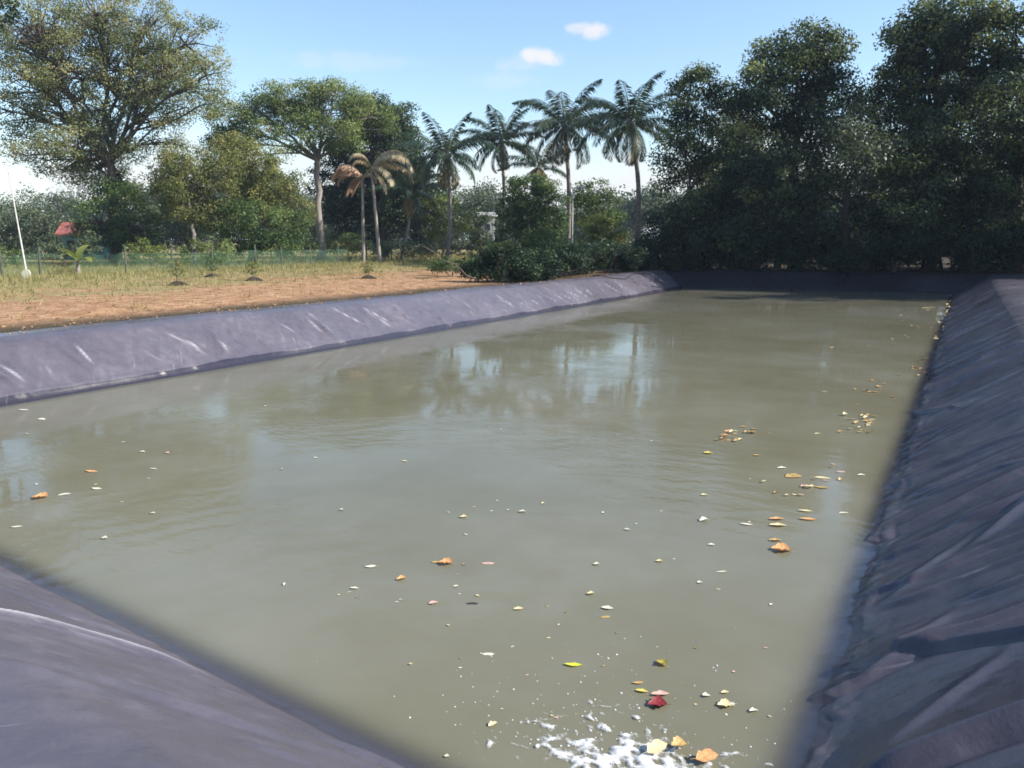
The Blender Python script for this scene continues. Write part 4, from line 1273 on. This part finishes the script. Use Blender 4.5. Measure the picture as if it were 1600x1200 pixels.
# twigs, sticks and scraps on the far bank, in the shade
def stick(label, a, b_, r_, bend=.1):
    a = np.asarray(a); b_ = np.asarray(b_)
    P = curve(a, b_, bend * .3, .12, 6) - a
    root = MB().tube(P, np.linspace(r_, r_ * .4, 6), 6)
    P2 = curve(P[3], P[3] + (P[5] - P[0]) * .3 + np.array([.15, 0, .12]), .05, .1, 4)
    root.tube(P2, np.linspace(r_ * .5, r_ * .2, 4), 5)
    o = root.build('dead_branch', M['twig'], None, loc=a)
    tag(o, label, 'branch', 'dead branches on the far bank')


for lab, x0, y0, x1, y1, r_ in (('long dead branch slanting up the shaded far bank', 1122, 416, 1148, 385, .03), ('short dead stick leaning beside the long slanting one on the far bank', 1154, 416, 1158, 392, .022),
                                ('crooked pale dead branch under the grey-green loose tree', 1352, 414, 1366, 376, .035), ('thin dead stick on the far bank right of the crooked pale branch', 1398, 414, 1408, 384, .022),
                                ('dead stick at the far bank left of the crooked pale branch', 1312, 412, 1310, 388, .022), ('low dead branch at the far bank by the lit liner end', 1052, 420, 1100, 402, .03)):
    D = np.interp(x0, [1050, 1600], [47, 41.5])
    a = ground_at(at(x0, 415, D)); a[2] -= .05
    b_ = at(x1, y1, D + .4)
    stick(lab, a, b_, r_)


def scrap(label, px, D, s, mat, seed, name='plastic_scrap', cat='scrap'):
    random.seed(seed)
    b = ground_at(at(px, 415, D))
    k = 9
    xs = np.linspace(-1, 1, k)
    V = []
    for i_ in range(k):
        for j_ in range(k):
            x, y = xs[i_] * s, xs[j_] * s * .6
            V.append([x + random.uniform(-.1, .1) * s, y + random.uniform(-.1, .1) * s, .12 * s + s * .55 * abs(math.sin(x / s * 2.6 + y / s * 3 + seed)) * random.uniform(.5, 1.1)])
    F = [[i_ * k + j_, (i_ + 1) * k + j_, (i_ + 1) * k + j_ + 1, i_ * k + j_ + 1] for i_ in range(k - 1) for j_ in range(k - 1)]
    tag(link(name, mesh_np(name, V, F, None, True), mat, None, b), label, cat, 'scraps on the far bank')


scrap('crumpled bluish-white scrap on the far bank below the lit-crowned tree', 1212, 45.6, .30, M['bluerag'], 1)
scrap('crumpled bluish scrap on the far bank near the right edge', 1492, 42.6, .32, M['bluerag'], 2)
scrap('flat grey scrap on the far bank right of the crooked pale branch', 1384, 44, .30, M['rag'], 3)
scrap('small pale scrap on the bank top by the lit liner end', 1024, 46.5, .16, M['rag'], 4)
scrap('grey scrap behind the lit liner end, under the rightmost palm', 1003, 48, .22, M['rag'], 5)


# ------------------------------------------------------------------ foam where water pours in
gx_ = np.arange(-2.15, -.55, .010); gy_ = np.arange(2.95, 4.15, .010)
FX, FY = np.meshgrid(gx_, gy_)
cx, cy = -1.26, 3.34
dn = np.sqrt(((FX - cx) / .72) ** 2 + ((FY - cy) / .42) ** 2)
f1 = fbm(FX * 7, FY * 7, 101, 4); f2 = fbm(FX * 22, FY * 22, 111, 3)
ridge = 1 - np.abs(fbm(FX * 5 + f1 * .7, FY * 6, 121, 3)) * 3.6
lace = 1 - np.abs(fbm(FX * 13 + f1, FY * 15, 131, 3)) * 4.2
val = ridge * .42 + lace * .34 + f2 * .8 + .50 - dn * 1.0
keepf = val > .02
hz_ = np.clip(val - .1, 0, .7) ** .8 * (.006 + .018 * np.clip(f1 + .3, 0, 1)) + .003 + .004 * np.clip(f2, 0, 1)
V = np.column_stack([FX.ravel(), FY.ravel(), hz_.ravel()])
nx = len(gx_); q = np.arange(len(gy_) - 1)[:, None] * nx + np.arange(nx - 1)[None, :]
F = np.stack([q, q + 1, q + nx + 1, q + nx], -1).reshape(-1, 4)
F = F[keepf.ravel()[F].sum(axis=1) >= 3]
Vall, Fall, Call = [V], [F], [val.ravel()]
nv = len(V)
# single bubbles drifting off
ico_v = []
rings_ = 4; seg = 7
for r_ in range(rings_ + 1):
    ph = r_ / rings_ * math.pi / 2
    for s_ in range(seg):
        a = 2 * math.pi * s_ / seg
        ico_v.append([math.cos(ph) * math.cos(a), math.cos(ph) * math.sin(a), math.sin(ph)])
ico_v = np.array(ico_v)
ico_f = np.array([[r_ * seg + s_, r_ * seg + (s_ + 1) % seg, (r_ + 1) * seg + (s_ + 1) % seg, (r_ + 1) * seg + s_] for r_ in range(rings_) for s_ in range(seg)])
for _ in range(330):
    rr = abs(random.gauss(0, .55)); a = random.uniform(-.2, math.pi + .2)
    x = cx - .12 + math.cos(a) * rr * 1.25 * 1.0; y = cy + math.sin(a) * rr * 1.1
    if x > -.62: continue
    sz = random.choice([.002, .003, .003, .004, .005, .007])
    Vall.append(ico_v * sz * np.array([random.uniform(.9, 1.6), 1, .6]) + [x, y, 0]); Fall.append(ico_f + nv); nv += len(ico_v); Call.append(np.full(len(ico_v), .5))
m, nt, out = new_mat('foam')
pb = N(nt, 'ShaderNodeBsdfPrincipled'); pb.inputs['Roughness'].default_value = .35
nt.links.new(ramp(nt, noise(nt, pos(nt), 30, 3), [(.3, (.55, .56, .54)), (.6, (.85, .85, .84))]), pb.inputs['Base Color'])
fb = noise(nt, pos(nt), 140, 2)
bp = N(nt, 'ShaderNodeBump'); bp.inputs['Strength'].default_value = .3; bp.inputs['Distance'].default_value = .01
nt.links.new(fb, bp.inputs['Height']); nt.links.new(bp.outputs[0], pb.inputs['Normal'])
tb = N(nt, 'ShaderNodeBsdfTransparent')
mx = N(nt, 'ShaderNodeMixShader')
cv = N(nt, 'ShaderNodeAttribute', attribute_name='cover')
cf = math_n(nt, 'ADD', cv.outputs['Fac'], math_n(nt, 'MULTIPLY', math_n(nt, 'SUBTRACT', noise(nt, pos(nt), 55, 4, .65), .5), .9))
nt.links.new(maprange(nt, cf, .0, .78, .0, .95), mx.inputs[0])
nt.links.new(tb.outputs[0], mx.inputs[1]); nt.links.new(pb.outputs[0], mx.inputs[2])
nt.links.new(mx.outputs[0], out.inputs[0])
me = mesh_np('foam', np.vstack(Vall), np.vstack(Fall), {'cover': np.concatenate(Call)}, True)
tag(link('foam', me, m), kind='stuff')

# ------------------------------------------------------------------ floating leaves
random.seed(99)


def leaf_mesh(curl, lobed, seed, aspect=.42):
    random.seed(seed)
    k = 9
    t = np.linspace(0, 1, k)
    wv = aspect * np.sin(math.pi * t ** .85) ** .8
    wv[-1] = .004; wv[0] = .02
    if lobed:
        wv = wv * (1 + .35 * np.sin(t * 14 + seed))
    wv = wv * np.array([1 + random.uniform(-.16, .16) for _ in range(k)])
    bend = random.uniform(-.35, .35)
    cols = np.array([-1, -.5, 0, .5, 1.0])
    V = []
    for i_ in range(k):
        for c_ in cols:
            V.append([t[i_] - .5, wv[i_] * c_ * .5 * (1 + .25 * random.uniform(-1, 1)) + bend * (t[i_] - .5) ** 2,
                      curl * (.9 * c_ * c_ * wv[i_] + .45 * (t[i_] - .5) ** 2) + .02 * random.uniform(0, 1) + .004])
    F = [[i_ * 5 + j_, (i_ + 1) * 5 + j_, (i_ + 1) * 5 + j_ + 1, i_ * 5 + j_ + 1] for i_ in range(k - 1) for j_ in range(4)]
    # leaf stalk
    n0 = len(V)
    V += [[-.5, -.012, .012], [-.5, .012, .012], [-.72, .008, .03], [-.72, -.008, .03]]
    F.append([n0, n0 + 1, n0 + 2, n0 + 3])
    return V, F


SHAPES = [(.12, 0, 1, .46), (.35, 0, 2, .52), (.7, 0, 3, .6), (.25, 0, 4, .72), (.5, 0, 5, .62), (-.15, 0, 6, .42)]
_cache = {}


def fleaf(px, py, spx, colr, label, shape=None, z=0.004, tilt=.1, group='leaves floating on the pond', turn=None):
    p = on_z(px, py, 0.0)
    d = np.linalg.norm(p - EYE)
    size = spx * .80 * d / 1270.0
    si_ = random.randrange(len(SHAPES)) if shape is None else shape
    key = (si_, colr)
    if key not in _cache:
        Vv, Ff = leaf_mesh(*SHAPES[si_])
        me = mesh_np('floating_leaf', Vv, Ff, None, True)
        me.materials.append(LM[colr])
        _cache[key] = me
    o = bpy.data.objects.new('floating_leaf', _cache[key])
    COL.objects.link(o)
    o.location = (float(p[0]), float(p[1]), z)
    o.scale = (size, size * random.uniform(.75, 1.15), size * random.uniform(.35, .9))
    o.rotation_euler = (random.uniform(-tilt, tilt), random.uniform(-tilt, tilt), YAW + (random.uniform(-.7, .7) if turn is None else turn) + random.choice([0, math.pi]))
    tag(o, label, 'leaf', group)
    return o


BIG = [
    (895, 1040, 34, 'lime', 'bright yellow-green leaf floating above the foam', 0, .0), (1034, 1038, 26, 'yellow', 'rolled pale yellow leaf floating right of the bright yellow-green one', 2, -.9),
    (1027, 1102, 38, 'red', 'dark red folded leaf floating just above the foam', 4, .1), (1032, 1086, 36, 'pink', 'pinkish leaf lying against the dark red folded leaf', 1, .1),
    (1003, 1081, 24, 'yellow', 'yellow leaf touching the left side of the dark red leaf', 1, -.2), (997, 1068, 22, 'tan', 'dull gold leaf just behind the yellow leaf near the foam', 0, .2),
    (1026, 1176, 46, 'cream', 'large cream leaf caught in the white foam', 3, .5), (1060, 1172, 34, 'tan', 'brownish leaf lying in the foam between the cream and orange leaves', 4, .4),
    (1104, 1190, 44, 'orange', 'large orange leaf at the right end of the foam', 3, .2),
    (1220, 860, 38, 'orange', 'large bright orange leaf floating off the folded right bank', 4, -.2), (1212, 845, 26, 'tan', 'tan leaf touching the back of the large bright orange leaf', 1, .1),
    (1216, 822, 34, 'cream', 'cream-orange leaf behind the large bright orange leaf', 1, .0), (1214, 812, 30, 'orange', 'reddish orange leaf at the back of the cream-orange leaf', 1, .1),
    (1262, 812, 32, 'orange', 'long orange leaf floating nearest the folded right bank', 0, .0), (1258, 799, 26, 'cream', 'narrow cream leaf just behind the long orange leaf', 0, -.1),
    (1166, 820, 24, 'pale', 'pale narrow leaf left of the cream-orange leaf', 0, -.2), (1100, 814, 20, 'pale', 'white leaf with a raised tip between the letters-free middle water and orange leaves', 2, .5),
    (696, 881, 30, 'orange', 'orange leaf with a pale middle in the centre foreground water', 4, -.1), (680, 879, 16, 'tan', 'narrow tan leaf tip just left of the orange leaf in the centre', 0, .1),
    (627, 906, 20, 'orange', 'small curled orange leaf left of and in front of the orange leaf in the centre', 2, .4), (579, 886, 22, 'pale', 'narrow pale leaf farthest left of the centre orange leaves', 0, .3),
    (554, 920, 18, 'pale', 'flat pale leaf in front of the narrow pale one at the centre left', 1, .0), (712, 917, 12, 'pale', 'tiny round white leaf in front of the centre orange leaf', 2, .0),
    (738, 943, 24, 'dark', 'dark brown leaf, the only dark one floating in the centre', 5, .0), (810, 952, 20, 'cream', 'cream leaf floating right of the dark brown one', 1, .2),
    (677, 943, 20, 'pink', 'dull pink leaf floating left of the dark brown one', 1, .4), (762, 880, 26, 'pink', 'faint pink leaf floating right of the centre orange leaf', 5, .0),
    (949, 951, 24, 'pale', 'bright white leaf lying over a yellowish one', 1, -.2), (945, 964, 20, 'tan', 'yellowish leaf under the bright white leaf', 5, .3), (923, 929, 16, 'cream', 'small cream leaf behind the bright white leaf', 2, .0),
    (932, 883, 13, 'pale', 'small round white leaf alone left of the middle scatter', 2, .0), (724, 809, 15, 'cream', 'small cream leaf in the open middle of the pond', 2, .0), (816, 801, 15, 'pale', 'small white leaf in the open middle of the pond, right of the cream one', 2, .0),
    (980, 828, 14, 'pale', 'small white leaf floating behind the middle scatter of leaves', 1, -.4), (1127, 894, 20, 'pale', 'narrow white leaf in a row of small leaves off the right bank', 0, .0), (1094, 911, 12, 'pale', 'small round pale leaf in front of the narrow white leaf', 2, .0),
    (1030, 878, 14, 'cream', 'small cream leaf in the middle scatter', 2, .0), (1112, 852, 14, 'pale', 'small pale leaf left of the large bright orange leaf', 1, .0),
    (770, 1133, 20, 'cream', 'cream leaf left of the foam', 2, .6), (698, 1183, 10, 'pale', 'tiny pale leaf at the bottom left of the foam', 2, .0), (762, 1022, 24, 'pale', 'faint pale leaf left of the bright yellow-green leaf', 5, .0),
    (1132, 1103, 28, 'cream', 'yellowish cream leaf in the small group right of the dark red leaf', 4, .0), (1143, 1102, 16, 'pale', 'white leaf touching the yellowish cream leaf', 1, .2), (1104, 1088, 16, 'pale', 'round white leaf at the left of the small group', 2, .0),
    (1133, 1083, 16, 'cream', 'cream leaf at the back of the small group', 1, .2), (1178, 1112, 18, 'pale', 'white leaf floating alone at the right of the small group', 2, .2),
    (62, 778, 28, 'orange', 'gold-orange leaf floating near the left edge', 4, .1), (101, 773, 22, 'pale', 'bright white narrow leaf right of the gold-orange leaf', 0, .2), (150, 764, 18, 'pale', 'thin white leaf behind the bright white narrow one', 0, .0),
    (142, 737, 22, 'orange', 'small orange leaf on the bluish reflection at the left', 0, .0), (25, 824, 18, 'pale', 'pale leaf nearest the left edge', 0, .3), (238, 803, 11, 'pale', 'tiny white leaf in the left foreground water', 2, .0),
    (163, 842, 12, 'pale', 'tiny pale leaf near the foreground liner', 2, .0), (222, 707, 11, 'pale', 'tiny white leaf farther out on the left', 2, .0), (445, 914, 9, 'pale', 'tiny upright white leaf in the foreground left of centre', 2, 1.4),
    (1283, 710 + 52, 26, 'tan', 'long pale tan leaf behind the orange leaves by the right bank', 0, -.1), (1240, 745, 34, 'tan', 'large gold leaf floating between the two leaf groups on the right', 3, .1), (1285, 747, 30, 'cream', 'cream leaf in line with the large gold leaf', 0, -.2),
    (1222, 732, 18, 'pale', 'white leaf just behind the large gold leaf', 1, .0), (1346, 743, 15, 'pale', 'white leaf closest to the right bank', 1, .0), (1314, 737, 22, 'pink', 'pinkish leaf beside the white leaf closest to the right bank', 5, .2),
    (1318, 802, 18, 'pale', 'white leaf floating over the submerged liner edge', 0, .0), (1450, 481, 26, 'cream', 'pale leaf near the far right corner of the pond', 0, .0), (1277, 678, 12, 'cream', 'small cream leaf between the two gold leaf clumps', 1, .0),
    (1107, 709, 18, 'yellow', 'yellow leaf in front of the left gold leaf clump', 1, .0), (1183, 712, 16, 'tan', 'small gold leaf at the lower right of the left leaf clump', 1, .3), (1288, 612, 12, 'cream', 'small cream leaf on the dark reflections at the far right', 0, .0),
    (36, 641, 18, 'pale', 'pale leaf drifting under the sunlit bank at the left', 0, .0), (66, 655, 14, 'pale', 'pale leaf in front of the one drifting under the sunlit bank', 0, .0), (240, 733, 14, 'pale', 'faint leaf beside the bluish reflection', 0, .0),
    (1100, 828 - 60 + 6, 14, 'cream', 'small cream leaf behind the white leaf with a raised tip', 1, .0), (632, 721, 12, 'cream', 'small cream leaf alone in the far middle of the pond', 1, .0),
]
for (px, py, s_, c_, lab, sh, tn_) in BIG:
    if 'letters-free' in lab:
        lab = 'white leaf with a raised tip, in the middle water left of the orange leaves'
    foamy = py > 1160 and px > 900
    fleaf(px, py, s_, c_, lab, sh, z=.03 if foamy else .004, tilt=.3 if foamy else .1, turn=tn_)
# two loose clumps and leaf drifts: leaves alike within each
for (cx_, cy_, sx_, sy_, n, cols, lab, grp, smin, smax) in (
        (1152, 681, 15, 8, 17, ['tan', 'tan', 'orange', 'cream'], 'gold-brown leaf in the left one of the two loose leaf clumps', 'left leaf clump', 10, 17),
        (1353, 652, 13, 8, 15, ['tan', 'tan', 'orange', 'cream'], 'gold-brown leaf in the leaf clump nearer the right bank', 'right leaf clump', 10, 16),
        (1345, 672, 12, 4, 6, ['tan', 'cream'], 'tan leaf drifting in front of the right leaf clump', 'leaves in front of the right clump', 8, 12),
        (1262, 762, 34, 14, 14, ['pink', 'tan', 'cream'], 'small leaf in the drift around the large gold leaf', 'drift around the gold leaf', 8, 14),
        (1372, 606, 13, 8, 8, ['tan', 'brown', 'orange'], 'brownish leaf drifting behind the right leaf clump', 'drift behind the right clump', 8, 13),
        (1437, 574, 10, 12, 10, ['tan', 'brown'], 'brown leaf of the patch close to the far part of the right bank', 'patch by the far right bank', 7, 11),
        (1425, 510, 40, 16, 14, ['brown', 'tan', 'cream'], 'small brown leaf scattered over the far right water', 'scatter on the far right water', 5, 9),
        (1340, 560, 40, 20, 8, ['brown', 'tan'], 'small dull leaf floating among the tree reflections', 'leaves among the reflections', 6, 9)):
    for _ in range(n):
        px = cx_ + random.gauss(0, 1) * sx_; py = cy_ + random.gauss(0, 1) * sy_
        e_ = np.interp(py, [455, 540, 650, 800], [1486, 1466, 1426, 1380])
        px = min(px, e_ - 6)
        fleaf(px, max(py, 460), random.uniform(smin, smax), random.choice(cols), lab, None, random.uniform(.003, .02), .15, grp)
for _ in range(22):     # leaves washed up along the far right edge of the water
    f_ = random.random(); px = 1488 - 14 * f_ + random.uniform(-4, 3); py = 457 + 75 * f_
    fleaf(px, py, random.uniform(5, 9), random.choice(['tan', 'brown', 'cream']), 'brown leaf washed up along the far end of the right bank', None, .01, .3, 'leaves along the right bank edge')
for _ in range(85):
    py = random.uniform(790, 1130) if random.random() < .75 else random.uniform(600, 790)
    px = random.uniform(520, 1230) if py > 790 else random.uniform(40, 1330)
    e_ = np.interp(py, [600, 650, 800, 920, 1060, 1180], [1440, 1426, 1375, 1325, 1270, 1215])
    n_ = np.interp(px, [0, 150, 260, 370, 520, 680, 1240], [865, 935, 985, 1050, 1120, 1200, 1300])
    if px > e_ - 12 or py > n_ - 20: continue
    fleaf(px, py, random.uniform(5, 9.5), random.choice(['pale', 'pale', 'pale', 'cream', 'cream', 'pink']), 'tiny pale leaf scattered over the open water', None, .003, .12, 'tiny pale leaves on the water')

# ------------------------------------------------------------------ thin blue air
HAZE = 0.00032
mb = MB(); mb.box((0, 0, 14.0), (5600, 5600, 36.0))
m, nt, out = new_mat('air')
pv = N(nt, 'ShaderNodeVolumePrincipled')
pv.inputs['Color'].default_value = (.62, .78, 1.0, 1)
pv.inputs['Density'].default_value = HAZE
nt.links.new(pv.outputs[0], out.inputs['Volume'])
hz = mb.build('haze', m)
tag(hz, kind='stuff')
